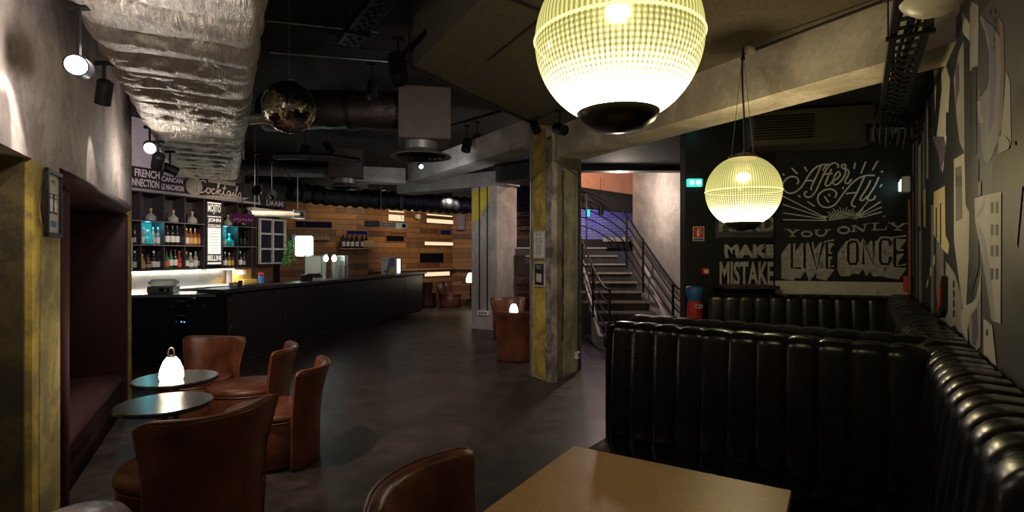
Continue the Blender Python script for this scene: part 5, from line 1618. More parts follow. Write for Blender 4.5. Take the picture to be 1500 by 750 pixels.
tray((-2.20, 4.3, 3.7), (-1.55, 2.9, 3.7), .22, 'wide black tray of many dark cables above the mirror ball', 7, cmat='wood_dark')
tr = tray((3.45, 4.90, 2.72), (1.72, 2.25, 2.72), .16, 'black cable tray under the beam beside the mural wall', 4)
cb = empty('cable_bundle', (3.0, 4.4, 2.62), 0, 'tangle of black cables and clamps hanging below the tray by the mural', 'cables')
random.seed(9)
for k in range(7):
    a = random.uniform(0, 6.28)
    pts = [(-.10 + .05 * k, -.2 + .03 * k, .12), (-.16 + .05 * k, -.22, -.02), (-.10 + .06 * k, -.15 + .02 * k, -.10 - .02 * (k % 3)), (.02 + .05 * k, -.1, .0), (.05 + .04 * k, -.05, .12)]
    MB().tube(catmull(pts, 6), .008, 6).build('cable', MT['rubber'], cb, True)
MB().box((0, -.1, .03), (.36, .06, .03)).box((-.16, -.12, -.04), (.03, .06, .16)).build('clamp', MT['dark_metal'], cb)
# strip of dotted perforated rail hidden in the dark: horizontal rods
rd = empty('ceiling_rods', (-1.6, 4.6, 3.7), 0, 'thin steel rods crossing under the black ceiling', 'rods')
for (x0_, y0_, x1_, y1_) in ((-.2, -.75, .5, -.55), (-.6, .15, .35, .4), (.75, -.4, 1.2, -.2), (-.9, .9, .4, 1.2)):
    MB().tube([(x0_, y0_, 0), (x1_, y1_, 0)], .006, 6).build('rod', MT['galv'], rd)

# ---------------------------------------------------------------- scattered ceiling spotlights
spot(wp(583, 100, 4.5), wp(600, 190, 4.2), .075, .28, label='large tilted black cylinder spotlight near the panelled ceiling', stem=.25)
spot(wp(545, 132, 5.2), wp(535, 190, 5.0), .055, .20, label='black cylinder spotlight above the dark round duct', stem=.25)
spot(wp(684, 212, 8.4), wp(674, 260, 8.2), .075, .22, label='tilted black cylinder spotlight hanging before the concrete beam', stem=.3)
spot(wp(699, 206, 8.6), wp(699, 260, 8.6), .075, .22, label='upright black cylinder spotlight hanging before the concrete beam', stem=.3)
spot(wp(616, 243, 9.3), wp(632, 262, 8.4), .045, .15, label='small spotlight under the short concrete beam', stem=.79, lit='spot_lit')
spot(wp(820, 189, 5.9), wp(850, 198, 5.6), .06, .18, label='black spotlight tucked between beam and pillar top', stem=.2)
spot(wp(784, 186, 6.2), wp(792, 205, 6.0), .05, .17, label='black spotlight with a pale rim at the pillar top', stem=.2)
spot(wp(447, 222, 8.2), wp(440, 260, 8.0), .07, .22, label='black spotlight to the right of the mirror ball', stem=.4)
spot(wp(480, 217, 8.6), wp(500, 245, 8.4), .07, .22, label='black spotlight above the farther ventilation box', stem=.4)
spot(wp(377, 278, 8.8), wp(362, 294, 8.3), .07, .17, label='black spotlight in front of the script bar sign', stem=.6)
spot(wp(398, 286, 9.6), wp(388, 305, 9.2), .075, .2, label='black barn-door spotlight right of the script bar sign', stem=.6)
spot(wp(603, 306, 15.0), wp(603, 320, 12.0), .05, .14, label='tiny lit spotlight before the plank wall', stem=.5, lit='spot_bright')
# spotlight rail before the beam
rl = empty('light_track', (-.9, 8.3, 3.58), 0, 'black lighting track carrying spotlights before the concrete beam', 'track')
MB().bar((-.9, .8, 0), (1.2, -1.5, 0), .035, .03).build('rail', MT['black_metal'], rl)

# white lamp shade at the top right
sl = empty('white_wall_lamp', wp(1362, -6, 2.3), 0, 'white bowl lamp at the top right, cut by the frame edge', 'lamp')
MB().lathe([(.001, -.085), (.05, -.078), (.10, -.045), (.13, .0), (.135, .05)], 32, cap=False, M=Matrix.Rotation(R(18), 4, 'Y')).build('bowl', simple('lamp_enamel', (.62, .57, .46), .4), sl, True, 60)
MB().tube([(0, 0, .03), (.14, .04, .12), (.24, .06, .12)], .012, 8).build('arm', MT['black_metal'], sl, True)
# louvred air duct behind the beam
lv = empty('louvred_duct', (3.0, 5.35, 2.74), -.25, 'dark louvred air duct under the ceiling above the lettered wall', 'duct')
MB().box((0, .2, .17), (1.15, .4, .36), bev=.01).build('casing', simple('duct_brown', (.05, .045, .03), .5, .3), lv)
for k in range(9):
    MB().box((-.25 + 0, -.01, .05 + k * .028), (.55, .03, .006)).build('louvre', MT['dark_metal'], lv)

# ================================================================== STAIRS
NS = 11
Y0, TR, RI = 9.4, .28, .177
right_u = {2: 960, 3: 951, 4: 940, 5: 933, 6: 925, 7: 916, 8: 904, 9: 888}
def step_right(k):
    if k in right_u:
        Y = Y0 + TR * k
        return (right_u[k] - 750) / FPX * Y
    return 2.74 if k < 2 else 1.9 - .12 * (k - 10)
def step_left(k):
    return 1.58 - .035 * k * k * .5 - .02 * k
st = empty('staircase', (2.1, Y0, 0), 0, 'dark staircase with pale nosings curving up behind the main pillar', 'staircase')
def loc_(p): return (p[0] - 2.1, p[1] - Y0)
nosing = simple('nosing', (.36, .30, .26), .7, var=.2)
riser = simple('riser', (.045, .036, .034), .7, var=.3)
for k in range(NS):
    ya, yb_ = Y0 + TR * k, Y0 + TR * (k + 1) + .02
    xl, xr = step_left(k), step_right(k)
    t = MB().prism([loc_((xl, ya + .01)), loc_((xr, ya + .01)), loc_((step_right(k + 1) + .05, yb_)), loc_((step_left(k + 1), yb_))], max(0, RI * k - .25), RI * (k + 1) - .03).build('step', riser, st)
    MB().prism([loc_((xl - .01, ya - .02)), loc_((xr + .01, ya - .02)), loc_((step_right(k + 1) + .06, yb_)), loc_((step_left(k + 1) - .01, yb_))], RI * (k + 1) - .03, RI * (k + 1)).build('tread', riser, t)
    MB().box(((xl + xr) / 2 - 2.1, ya - .022 - Y0, RI * (k + 1) - .018), (xr - xl + .01, .012, .036)).build('nosing', nosing, t)
# side string on the left, pale concrete
pts = []
mb = MB()
T = Matrix(((0, 0, 1, 0), (1, 0, 0, 0), (0, 1, 0, 0), (0, 0, 0, 1)))
poly = [(-.35, 0), (.9, 0), (2.4, .95), (2.4, 1.6), (-.05, .22), (-.35, .22)]
mb.prism(poly, -.62, -.54, 0, T); mb.build('side_string', MT['concrete_pale'], st)
poly = [(-.25, 0), (.6, 0), (2.0, .7), (2.0, 1.5), (-.05, .25), (-.25, .25)]
mb = MB(); mb.prism(poly, .66, .74, 0, T); mb.build('side_string', MT['concrete_pale'], st)

def railing(posts, label, nr, curve_pts, loc, hook=None):
    """curve_pts: list of top-rail points; other rails are offset downwards"""
    e = empty('stair_railing', loc, 0, label, 'railing', 'black steel stair railings')
    O = Vector(loc)
    top = catmull([Vector(p) - O for p in curve_pts], 6)
    for k in range(nr):
        dz = -k * .205
        MB().tube([p + Vector((0, 0, dz)) for p in top], .021 if k == 0 else .014, 8).build('handrail' if k == 0 else 'rail', MT['black_metal'], e, True)
    for (x, y, z0, z1) in posts:
        MB().box((x - O.x, y - O.y, (z0 + z1) / 2), (.035, .05, z1 - z0)).build('post', MT['black_metal'], e)
    return e
cp_ = [wp(1004, 421, 9.25), wp(989, 418, 9.5), wp(942, 352, 10.6), wp(918, 316, 11.3), wp(900, 301, 11.8), wp(880, 290, 12.2), wp(859, 282, 12.6), wp(820, 276, 13.1), wp(757, 284, 13.6)]
railing([(cp_[0].x, 9.25, .12, 1.02), (cp_[1].x - .04, 9.5, .1, 1.08), (cp_[2].x, 10.6, .85, 1.92), (cp_[3].x, 11.3, 1.3, 2.42), (cp_[6].x, 12.6, 1.95, 3.05)], 'long black steel handrail climbing the right side of the stairs', 5, cp_, (2.6, 9.6, 0))
a0_ = Vector((1.57, 8.95, 1.05))
cpl = [(1.63, 8.82, 1.03), (1.56, 8.98, 1.06), (1.50, 9.7, 1.32), (1.43, 10.5, 1.78), (1.30, 11.2, 2.25), (1.1, 11.9, 2.75), (.8, 12.5, 2.98), (.2, 13.1, 3.0)]
railing([(1.62, 8.84, 0.0, 1.03), (1.49, 9.8, .42, 1.36), (1.40, 10.6, .9, 1.82), (1.2, 11.5, 1.5, 2.4)], 'short black steel railing at the left foot of the stairs', 5, cpl, (1.5, 9.0, 0))
# pendant over the landing
pd = empty('cylinder_pendant', wp(880, 309, 12.6), 0, 'small black cylinder pendant before the purple bricks', 'pendant')
MB().lathe([(.06, -.10), (.06, .12), (.001, .125)], 20, cap=False).build('shade', MT['black_metal'], pd, True)
MB().lathe([(.055, -.09), (.001, -.088)], 16).build('lit_end', emis('pendant_lit', (1, .95, 1), 2), pd)
MB().tube([(0, 0, .12), (0, 0, .8)], .005, 6).build('cable', MT['black_metal'], pd)
gx = empty('exit_light', wp(862, 312, 12.4), 0, 'tiny cyan emergency light by the upper landing', 'exit light')
MB().box((0, 0, 0), (.06, .05, .16), bev=.006).build('housing', MT['green_exit'], gx)
# yellow and black hazard block at stair foot
hz = empty('hazard_foot', (1.60, 8.78, 0), 0, 'small yellow hazard block at the foot of the left railing', 'block')
MB().box((.04, .0, .05), (.14, .08, .10), bev=.006).build('block', simple('hazard_yellow', (.6, .45, .05), .5), hz)

# ================================================================== SIGNS AND MURAL
PW, PG = MT['paint_white'], MT['paint_grey']
# ---- After All panel: strokes traced in the panel's own plane
aa = empty('after_all_mural', AW.loc(), AW.rz, 'white hand lettering on black reading After All, You only live once', 'mural')
def Z(x, y):            # crop pixel -> photo pixel
    return (1000 + x / 3.0, 200 + y / 3.0)
def pl_(pts, off=-.003):
    out = []
    for (x, y) in pts:
        u, v = Z(x, y)
        out.append(AW.at(u, v, off))
    return out
mb = MB()
def Q(pts):
    return [AW.at(1140 + x / 7.5, 230 + y / 7.5, -.003) for x, y in pts]
S = [
 [(205, 298), (222, 270), (205, 228), (155, 214), (95, 235), (50, 295), (60, 355), (110, 395), (175, 390), (240, 345), (290, 275), (340, 195), (400, 125), (470, 88), (560, 80)],
 [(470, 95), (440, 165), (395, 260), (362, 335), (365, 368)],
 [(308, 262), (350, 258), (395, 262)],
 [(655, 120), (660, 90), (625, 65), (580, 78), (540, 120), (500, 190), (455, 285), (415, 370), (370, 425), (325, 442), (290, 420), (295, 385), (322, 382)],
 [(545, 82), (515, 105), (490, 150)],
 [(482, 195), (540, 185), (600, 180)],
 [(585, 130), (555, 200), (520, 285), (525, 315), (560, 308), (600, 262)],
 [(600, 262), (650, 235), (680, 195), (670, 165), (640, 175), (610, 235), (605, 290), (640, 302), (690, 262), (735, 190), (735, 140), (705, 118), (698, 90), (725, 80), (742, 98), (735, 125), (770, 150), (775, 185), (740, 250), (740, 285), (775, 285), (805, 242)],
 [(618, 448), (640, 410), (620, 370), (565, 352), (495, 370), (440, 425), (440, 495), (490, 545), (560, 552), (625, 520), (680, 450), (740, 370), (810, 290), (880, 235), (960, 205), (1062, 202)],
 [(948, 210), (915, 285), (865, 390), (815, 485), (810, 530), (850, 550)],
 [(745, 405), (800, 395), (855, 392)],
 [(1015, 255), (975, 340), (910, 440), (905, 475), (940, 470), (980, 425)],
 [(1105, 220), (1060, 320), (990, 430), (985, 468), (1020, 475), (1055, 455), (1068, 420)],
]
for pts in S:
    mb.stroke(Q(pts), 17 / 7.5 / FPX * 6.1, -.003)
for a, b in (((505, 430), (555, 500)), ((555, 405), (568, 430)), ((712, 325), (712, 355)), ((145, 118), (210, 185)), ((288, 105), (318, 158)), ((48, 182), (68, 202)), ((848, 60), (832, 130)), ((962, 50), (908, 182)), ((1095, 42), (1032, 148)), ((1148, 152), (1132, 172)), ((1142, 298), (1115, 330)), ((215, 420), (245, 440)), ((320, 490), (402, 542))):
    mb.stroke(Q([a, b]), 15 / 7.5 / FPX * 6.1, -.003, smooth=False)
# sunburst
for (a, b, wd) in (((440, 262), (632, 358), 4), ((440, 298), (630, 360), 4), ((440, 335), (630, 364), 4), ((440, 365), (635, 369), 4), ((762, 348), (815, 285), 4), ((770, 350), (870, 286), 5), ((775, 352), (875, 310), 4), ((785, 356), (875, 332), 4), ((815, 345), (875, 330), 3), ((880, 352), (890, 350), 3), ((770, 346), (795, 318), 3)):
    mb.stroke(pl_([a, b]), wd / 3.0 / FPX * 6.1, -.003, smooth=False)
for k in range(15):
    a = math.radians(15 + k * 10.5)
    cx, cy = 704, 368
    r0, r1 = 50, 62 + (10 if k % 2 == 0 else 0)
    mb.stroke(pl_([(cx + r0 * math.cos(a) * 1.15, cy - r0 * math.sin(a) * .75), (cx + r1 * math.cos(a) * 1.2, cy - r1 * math.sin(a) * .82)]), 3.5 / 3.0 / FPX * 6.1, -.003, smooth=False)
mb.build('script_lettering', PW, aa)
mb = MB()
sun = [(640 + 0, 372)] + [(704 - 62 * math.cos(math.radians(a)), 370 - 40 * math.sin(math.radians(a))) for a in range(0, 181, 15)] + [(766, 352)]
P = pl_(sun); mb.xz(P, -.002, -.0005); mb.build('painted_sun', PG, aa)
def boxtext(mb, s, x0, y0, x1, y1, bold=.0, shear=0.0, arc=0.0, y=-.003, mi=0):
    a = AW.at(*Z(x0, y1)); b = AW.at(*Z(x1, y1)); t = AW.at(*Z(x0, y0)); 
    h0 = t[1] - a[1]
    mb.text(s, a[0], a[1], b[0] - a[0], h0, y, mi, bold, None, shear, arc)
mb = MB()
# "YOU ONLY": wide slab letters on a wave (traced at 6x)
def G(pts): return [AW.at(1130 + x / 6.0, 310 + y / 6.0, -.003) for x, y in pts]
SL = [
 ([(150, 158), (190, 188), (222, 162)], 20), ([(188, 188), (182, 215)], 18), ([(118, 155), (165, 157)], 9), ([(205, 158), (248, 162)], 9), ([(155, 216), (212, 217)], 9),
 ([(400, 160), (395, 190), (420, 212), (465, 205), (492, 160)], 18), ([(372, 163), (432, 160)], 9), ([(470, 160), (522, 158)], 9),
 ([(722, 170), (728, 122)], 16), ([(728, 122), (812, 172)], 20), ([(812, 172), (828, 112)], 14), ([(698, 176), (752, 170)], 9), ([(700, 124), (745, 120)], 9), ([(800, 113), (862, 106)], 9),
 ([(905, 155), (912, 102)], 18), ([(878, 102), (948, 100)], 9), ([(878, 160), (1012, 158)], 9), ([(1005, 158), (1010, 128)], 9),
 ([(1055, 102), (1112, 140), (1165, 105)], 20), ([(1112, 138), (1108, 162)], 18), ([(1025, 98), (1085, 100)], 9), ([(1140, 105), (1200, 104)], 9), ([(1072, 162), (1150, 162)], 9),
]
for pts, wd in SL:
    mb.stroke(G(pts), wd / 6.0 / FPX * 6.1, -.003, smooth=len(pts) > 3)
for cx, cy, rx_, ry_ in ((310, 196, 42, 22), (635, 162, 48, 28)):
    mb.stroke(G([(cx + rx_ * math.cos(a * .524), cy + ry_ * math.sin(a * .524)) for a in range(12)]), 17 / 6.0 / FPX * 6.1, -.003, closed=True)
mb.build('slab_lettering', PG, aa)
# LIVE ONCE: shaded block with black strokes outlined
blk = MB(); face = MB(); ink = MB()
LET = {
 'L': [[(0, 1), (0, 0), (.9, 0)]], 'I': [[(0, 1), (0, 0)]], 'V': [[(0, 1), (.45, 0), (.9, 1)]],
 'E': [[(.9, 1), (0, 1), (0, 0), (.9, 0)], [(0, .5), (.7, .5)]],
 'O': [[(.15, 1), (0, .85), (0, .15), (.15, 0), (.75, 0), (.9, .15), (.9, .85), (.75, 1), (.15, 1)]],
 'N': [[(0, 0), (0, 1), (.85, 0), (.85, 1)]],
 'C': [[(.9, .75), (.9, .9), (.75, 1), (.15, 1), (0, .85), (0, .15), (.15, 0), (.75, 0), (.9, .15), (.9, .3)]],
}
spec = [('L', 480, 520, 470, 578), ('I', 536, 540, 468, 580), ('V', 560, 618, 466, 584), ('E', 634, 664, 464, 578), ('O', 728, 768, 462, 560), ('N', 794, 842, 458, 562), ('C', 868, 912, 452, 560), ('E', 932, 982, 446, 572)]
for ch, x0, x1, yt, yb2 in spec:
    w_ = x1 - x0
    for strk in LET[ch]:
        pts = [(x0 + p[0] * w_ / .9, yb2 - p[1] * (yb2 - yt)) for p in strk]
        for kk in range(10):       # shaded drop: the letter swept down and to the left
            q = kk / 9
            blk.stroke(pl_([(x - 32 * q, y + 42 * q) for x, y in pts]), 27 / 3.0 / FPX * 6.1, -.0012 - .00003 * kk, smooth=False)
        face.stroke(pl_(pts), 25 / 3.0 / FPX * 6.1, -.0020, smooth=False)
        ink.stroke(pl_(pts), 11 / 3.0 / FPX * 6.1, -.0030, smooth=False)
blk.build('letter_shadow', PG, aa); face.build('letter_face', simple('chalk_mid', (.40, .38, .36), .8, var=.35, vs=16), aa); ink.build('letter_ink', MT['black_board'], aa)
# pale board along the foot of the panel
b0 = AW.at(1135, 411); b1 = AW.at(1329, 411); zb_ = AW.at(1135, 430)[1]
pb = empty('pale_ledge_board', AW.w(b0[0], -.02, zb_), AW.rz, 'pale board along the foot of the lettered panel', 'board')
hb = b0[1] - zb_
MB().box(((b1[0] - b0[0]) / 2, .0, hb / 2), (b1[0] - b0[0], .03, hb), bev=.003).build('board', MT['offwhite'], pb)
MB().box((.62, -.02, .03), (.80, .03, .05)).build('lower_strip', MT['offwhite'], pb)

# ---- make mistakes wall
mk = empty('mistakes_mural', HW.loc(), HW.rz, 'white block lettering reading HARD MAKE MISTAKES on the black wall', 'mural')
def HT(mb, s, u0, v0, u1, v1, bold=0.0, y=-.003, shear=0):
    a = HW.at(u0, v1); b = HW.at(u1, v1); t = HW.at(u0, v0)
    mb.text(s, a[0], a[1], b[0] - a[0], t[1] - a[1], y, 0, bold, None, shear)
a = HW.at(1048, 348); b = HW.at(1136, 318)
mb = MB(); mb.xz([(a[0], a[1]), (b[0], a[1]), (b[0], b[1] + .12), (a[0], b[1] + .12)], -.002, 0); mb.build('grey_field', simple('grey_field', (.07, .063, .06), .8, var=.3, vs=9), mk)
mb = MB(); HT(mb, 'HARD', 1053, 316, 1136, 339, .04); mb.build('grey_lettering', PG, mk)
mb = MB(); HT(mb, 'MAKE', 1061, 358, 1135, 374, .035); HT(mb, 'MISTAKES', 1054, 383, 1143, 419, .03); mb.build('white_lettering', simple('chalk_bright', (.42, .41, .39), .8, var=.15), mk)
mb = MB(); HT(mb, 'MAKE', 1062.5, 361.5, 1136.5, 378, .035, -.0015); mb.build('letter_outline', PG, mk)
# small wooden ledge
lg = empty('corner_ledge', HW.w(HW.at(1040), -.42, 1.22), HW.rz, 'small dark wooden ledge behind the rear banquette', 'ledge')
MB().box((.32, .21, .02), (.64, .41, .035), bev=.004).build('board', MT['wood_dark'], lg)
MB().box((.36, .32, -.6), (.06, .06, 1.2)).build('post', MT['black_metal'], lg)
# exit light, fire sign, call point
ex = empty('twin_emergency_light', HW.w(HW.at(1005), -.05, HW.at(1005, 274)[1]), HW.rz, 'green twin emergency light at the left edge of the black wall', 'emergency light')
we = HW.at(1027) - HW.at(1005); he = .095
MB().box((we / 2, .02, he / 2), (we, .05, he), bev=.008).build('housing', MT['green_exit'], ex)
for k in (0, 1):
    MB().lathe([(.030, 0), (.001, .004)], 16, M=Matrix.Translation((we * (.28 + .44 * k), -.006, he / 2)) @ Matrix.Rotation(R(90), 4, 'X')).build('lens', MT['exit_white'], ex)
lamp('POINT', 'exit_glow', HW.w(HW.at(1016), -.14, 3.05), .12, (.1, .9, .8), .03)
fs_ = empty('fire_extinguisher_sign', HW.w(HW.at(1014.5), -.01, HW.at(1014.5, 353)[1]), HW.rz, 'red extinguisher sign with a white border on the black wall', 'sign')
wf_ = HW.at(1031) - HW.at(1014.5); hf_ = 21 / FPX * 6.42
MB().box((wf_ / 2, 0, hf_ / 2), (wf_, .008, hf_)).build('white_border', MT['white'], fs_)
MB().box((wf_ / 2, -.003, hf_ * .58), (wf_ * .9, .006, hf_ * .76)).build('red_field', MT['red'], fs_)
MB().box((wf_ / 2, -.003, hf_ * .10), (wf_ * .9, .006, hf_ * .14)).build('blue_field', simple('sign_blue', (.05, .07, .2), .5), fs_)
mb = MB(); mb.xz([(wf_ * .35, hf_ * .32), (wf_ * .55, hf_ * .32), (wf_ * .55, hf_ * .7), (wf_ * .48, hf_ * .8), (wf_ * .42, hf_ * .8), (wf_ * .35, hf_ * .7)], -.0085, -.0061)
mb.box((wf_ * .52, -.0075, hf_ * .85), (wf_ * .2, .002, hf_ * .04)); mb.stroke([(wf_ * .6, hf_ * .85), (wf_ * .72, hf_ * .7), (wf_ * .7, hf_ * .5)], wf_ * .04, -.0075)
mb.build('extinguisher_symbol', MT['white'], fs_)
ca_ = empty('fire_call_point', HW.w(HW.at(1027.5), -.04, HW.at(1027.5, 402)[1]), HW.rz, 'small red fire call point with a white face', 'call point')
MB().box((.04, .02, .04), (.085, .05, .085), bev=.006).build('housing', MT['red'], ca_)
MB().box((.04, -.007, .04), (.05, .004, .04)).build('white_face', MT['white'], ca_)
MB().tube([(.03, .035, .08), (.03, .035, .75)], .006, 6).build('cable', MT['black_metal'], ca_)
# extinguisher with cover
fe = empty('covered_extinguisher', (2.13, 6.22, .55), 0, 'red covered fire extinguisher with a blue top beside the rear banquette', 'extinguisher')
MB().lathe([(.09, 0), (.10, .03), (.092, .3), (.075, .52), (.07, .60)], 24).build('red_cover', MT['red'], fe, True)
MB().lathe([(.075, .52), (.082, .56), (.10, .66), (.085, .69), (.001, .70)], 24).build('blue_top', MT['blue'], fe, True, 60)
mb = MB(); mb.text('CO', -.02, .44, .09, .05, -.085, bold=.02); mb.text('6 kg', -.015, .25, .08, .035, -.098, bold=.01); mb.build('lettering', MT['white'], fe)
MB().box((0, .13, .35), (.06, .08, .04)).build('wall_bracket', MT['black_metal'], fe)
# right hand exit box on the mural wall
x_, z_ = MW.at(1313, 277)
eb = empty('small_exit_light', MW.w(.28, -.10, 2.36), MW.rz, 'small lit white emergency light high at the corner of the mural wall', 'emergency light')
MB().box((0, .03, 0), (.24, .08, .17), bev=.01).build('housing', simple('exit_body', (.5, .55, .52), .4), eb)
MB().box((-.122, -.0, 0), (.006, .05, .10)).box((.0, -.013, 0), (.14, .006, .12)).build('lit_face', MT['exit_white'], eb)
# red alarm box + pipes
rp = empty('red_alarm_box', MW.w(.20, -.07, 1.30), MW.rz, 'small red box at the right end of the pale board', 'alarm box')
MB().box((0, .02, 0), (.09, .07, .16), bev=.006).build('housing', MT['red'], rp)
pp = empty('wall_pipes', MW.w(.34, -.04, 1.2), MW.rz, 'rusty orange pipes rising in the corner of the mural wall', 'pipes')
for k in range(3):
    MB().tube([(k * .045, 0, 0), (k * .045 - .01, 0, .5), (k * .045, 0, 1.0 - .1 * k)], .012, 8).build('pipe', MT['orange_pipe'], pp, True)
# tilted red and grey little picture painted panel on the wall
rx, rz_ = MW.at(1387, 438)
rs = empty('red_wall_plaque', MW.w(rx, -.035, rz_), MW.rz, 'small red plaque in a black frame on the mural above the banquette', 'plaque')
mb = MB(); mb.xz([(-.09, -.13), (.075, -.06), (.09, .15), (-.075, .07)], 0, .03); mb.build('black_frame', MT['black_paint'], rs)
mb = MB(); mb.xz([(-.07, -.09), (.06, -.04), (.07, .11), (-.06, .05)], -.006, 0); mb.build('red_face', simple('plaque_red', (.32, .03, .015), .6, var=.3), rs)

# ---- city mural, flat painted shapes on the right wall
mu = empty('city_mural', MW.loc(), MW.rz, 'painted black, grey and cream skyline mural covering the right wall', 'mural')
tones = {
 'navy': simple('mural_navy', (.012, .014, .024), .6), 'grey': simple('mural_grey', (.15, .14, .145), .6, var=.25, vs=3), 'pale': simple('mural_pale', (.42, .39, .35), .6, var=.12, vs=3),
 'cream': simple('mural_cream', (.45, .37, .22), .6, var=.15, vs=4), 'mid': simple('mural_mid', (.26, .24, .24), .6, var=.2, vs=3), 'black': simple('mural_black', (.008, .008, .010), .6),
 'rust': simple('mural_rust', (.14, .06, .03), .6), 'violet': simple('mural_violet', (.085, .07, .11), .6, var=.2, vs=3)}
keys = list(tones); layer = MB()
cnt_ = [0]
def shp(tone, pts, smooth=False):
    cnt_[0] += 1
    y = -.0004 - cnt_[0] * .00005
    P = [MW.at(u, v) for (u, v) in pts]
    if smooth: P = [tuple(p) for p in catmull([Vector((p[0], p[1])) for p in P], 4, True)]
    n = len(P)
    layer.add([(p[0], y, p[1]) for p in P], [tuple(range(n))], keys.index(tone))
# far, compressed strips
shp('navy', [(1335, 190), (1420, 60), (1424, 470), (1335, 440)])
for i, (u0, u1, v0, v1, t) in enumerate(((1336, 1339, 200, 430, 'mid'), (1341, 1344, 180, 445, 'grey'), (1345, 1349, 215, 330, 'pale'), (1346, 1350, 340, 452, 'mid'), (1351, 1355, 185, 300, 'grey'), (1353, 1356, 280, 330, 'cream'), (1357, 1361, 150, 260, 'mid'), (1358, 1362, 270, 468, 'black'), (1364, 1368, 190, 470, 'grey'))):
    shp(t, [(u0, v0), (u1, v0 - 6), (u1, v1 + 4), (u0, v1)])
# figures of towers, left part (from the enlarged crop: x/2.083+1280, y/2.083+200)
def C(pts): return [(1280 + x / 2.083, 200 + y / 2.083) for x, y in pts]
def D(pts): return [(1130 + x / 2.5, y / 2.5) for x, y in pts]
shp('navy', D([(575, 120), (720, 60), (735, 520), (700, 750), (575, 750)]))
shp('pale', D([(595, 250), (628, 205), (655, 290), (645, 480), (628, 635), (612, 560), (600, 420)]))
shp('black', D([(605, 300), (622, 250), (624, 330), (608, 480), (596, 520)]))
shp('black', D([(640, 410), (652, 415), (650, 490), (640, 500)]))
shp('mid', D([(668, 290), (690, 180), (705, 150), (708, 560), (690, 520), (680, 440)]))
shp('violet', D([(675, 250), (688, 220), (690, 330), (676, 390)]))
shp('black', D([(650, 510), (672, 495), (690, 560), (672, 590), (665, 700), (640, 740), (645, 600)]))
shp('pale', D([(700, 40), (728, 90), (726, 150), (702, 120)]))
shp('cream', D([(640, 30), (690, 0), (690, 40), (650, 110), (640, 80)]))
shp('mid', D([(728, 0), (760, 20), (758, 240), (728, 260)]))
shp('grey', D([(765, 60), (790, 80), (830, 120), (850, 220), (850, 420), (835, 500), (800, 590), (775, 560), (760, 330), (790, 330), (800, 220), (780, 120)]), True)
shp('black', D([(762, 80), (782, 110), (800, 200), (800, 290), (775, 350), (764, 355)]))
shp('violet', D([(775, 60), (820, 110), (826, 270), (815, 450), (795, 500), (805, 260), (800, 150)]))
shp('rust', D([(834, 60), (852, 90), (856, 260), (848, 430), (826, 560), (836, 410), (842, 240)]))
shp('mid', D([(862, 260), (876, 300), (880, 530), (834, 566), (850, 430)]))
for k in range(5): shp('black', D([(816, 30 + k * 34), (822, 30 + k * 34), (822, 52 + k * 34), (816, 52 + k * 34)]))
shp('black', D([(800, 35), (806, 35), (806, 55), (800, 55)]))
shp('mid', D([(754, 370), (768, 370), (768, 420), (778, 430), (778, 450), (762, 450)]))
shp('black', D([(735, 250), (752, 240), (752, 560), (735, 580)]))
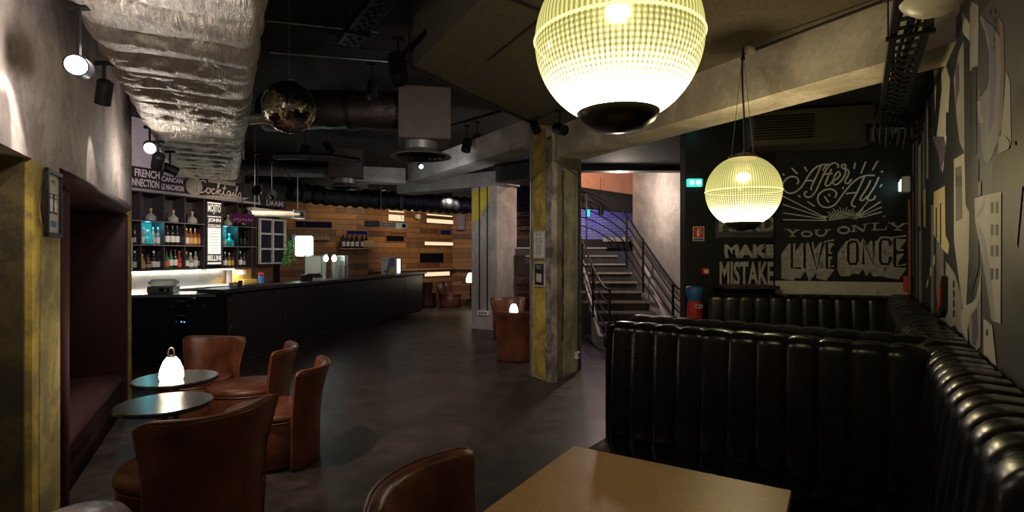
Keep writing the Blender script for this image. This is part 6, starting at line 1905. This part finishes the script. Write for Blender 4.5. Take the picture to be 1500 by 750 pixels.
# from crop C
shp('pale', C([(246, 70), (278, 50), (282, 210), (298, 240), (293, 340), (284, 500), (282, 600), (262, 440), (246, 320)]))
shp('grey', C([(250, 95), (270, 88), (272, 250), (252, 260)]))
for k in range(3): shp('black', C([(252 + k * 7, 120), (255 + k * 7, 118), (255 + k * 7, 150), (252 + k * 7, 152)]))
shp('cream', C([(184, 170), (218, 150), (220, 300), (232, 330), (228, 360), (212, 345), (184, 300)]))
shp('black', C([(190, 220), (194, 215), (194, 310), (190, 310)])); shp('black', C([(203, 205), (207, 202), (207, 330), (203, 330)]))
shp('grey', C([(192, 310), (214, 350), (218, 560), (205, 580), (192, 480)]))
shp('pale', C([(162, 445), (168, 430), (168, 450), (162, 465)])); shp('pale', C([(172, 405), (178, 392), (178, 420), (172, 430)])); shp('pale', C([(182, 370), (188, 360), (188, 388), (182, 395)]))
shp('mid', C([(222, 380), (250, 420), (270, 490), (270, 600), (240, 590), (215, 560), (220, 470)]))
for k in range(4): shp('black', C([(243, 440 + k * 30), (249, 438 + k * 30), (249, 460 + k * 30), (243, 462 + k * 30)]))
shp('violet', C([(180, 0), (214, 0), (222, 40), (205, 110), (200, 60)]))
shp('black', C([(296, 80), (322, 70), (322, 400), (300, 480), (292, 360)]))
# the big curved white figure
shp('mid', C([(270, 530), (310, 500), (326, 440), (330, 400), (328, 640), (310, 660), (296, 640), (290, 560), (280, 600), (272, 600)]))
shp('pale', C([(268, 545), (276, 518), (300, 508), (318, 490), (328, 420), (329, 470), (316, 520), (296, 545), (288, 590), (290, 630), (272, 600)]), False)
shp('violet', C([(302, 540), (318, 520), (322, 600), (314, 640), (303, 630)]))
shp('pale', C([(310, 188), (346, 178), (392, 168), (390, 572), (362, 560), (345, 440), (326, 330), (312, 260)]))
shp('mid', C([(346, 178), (340, 220), (322, 250), (316, 240), (330, 215)]))
shp('mid', C([(318, 262), (340, 300), (362, 420), (374, 560), (362, 560), (345, 440), (326, 330)]))
for k, yy in enumerate((200, 268, 332, 402)):
    shp('black', C([(360, yy), (369, yy), (369, yy + 34), (360, yy + 34)])); shp('black', C([(375, yy), (384, yy), (384, yy + 34), (375, yy + 34)]))
shp('pale', C([(338, 555), (364, 575), (378, 700), (362, 690), (350, 672), (338, 665)]))
shp('black', C([(345, 592), (351, 586), (354, 600), (350, 612), (345, 606)]))
shp('grey', C([(322, 140), (330, 136), (330, 178), (322, 182)]))
shp('violet', C([(395, 170), (458, 150), (440, 345), (420, 260)]))
shp('mid', C([(385, 0), (408, 0), (420, 20), (415, 38), (382, 55)]))
shp('black', C([(428, 15), (436, 15), (436, 27), (428, 27)]))
shp('black', C([(225, 590), (250, 575), (270, 610), (272, 640), (240, 610)]))
layer.build('painted_skyline', [tones[k] for k in keys], mu)
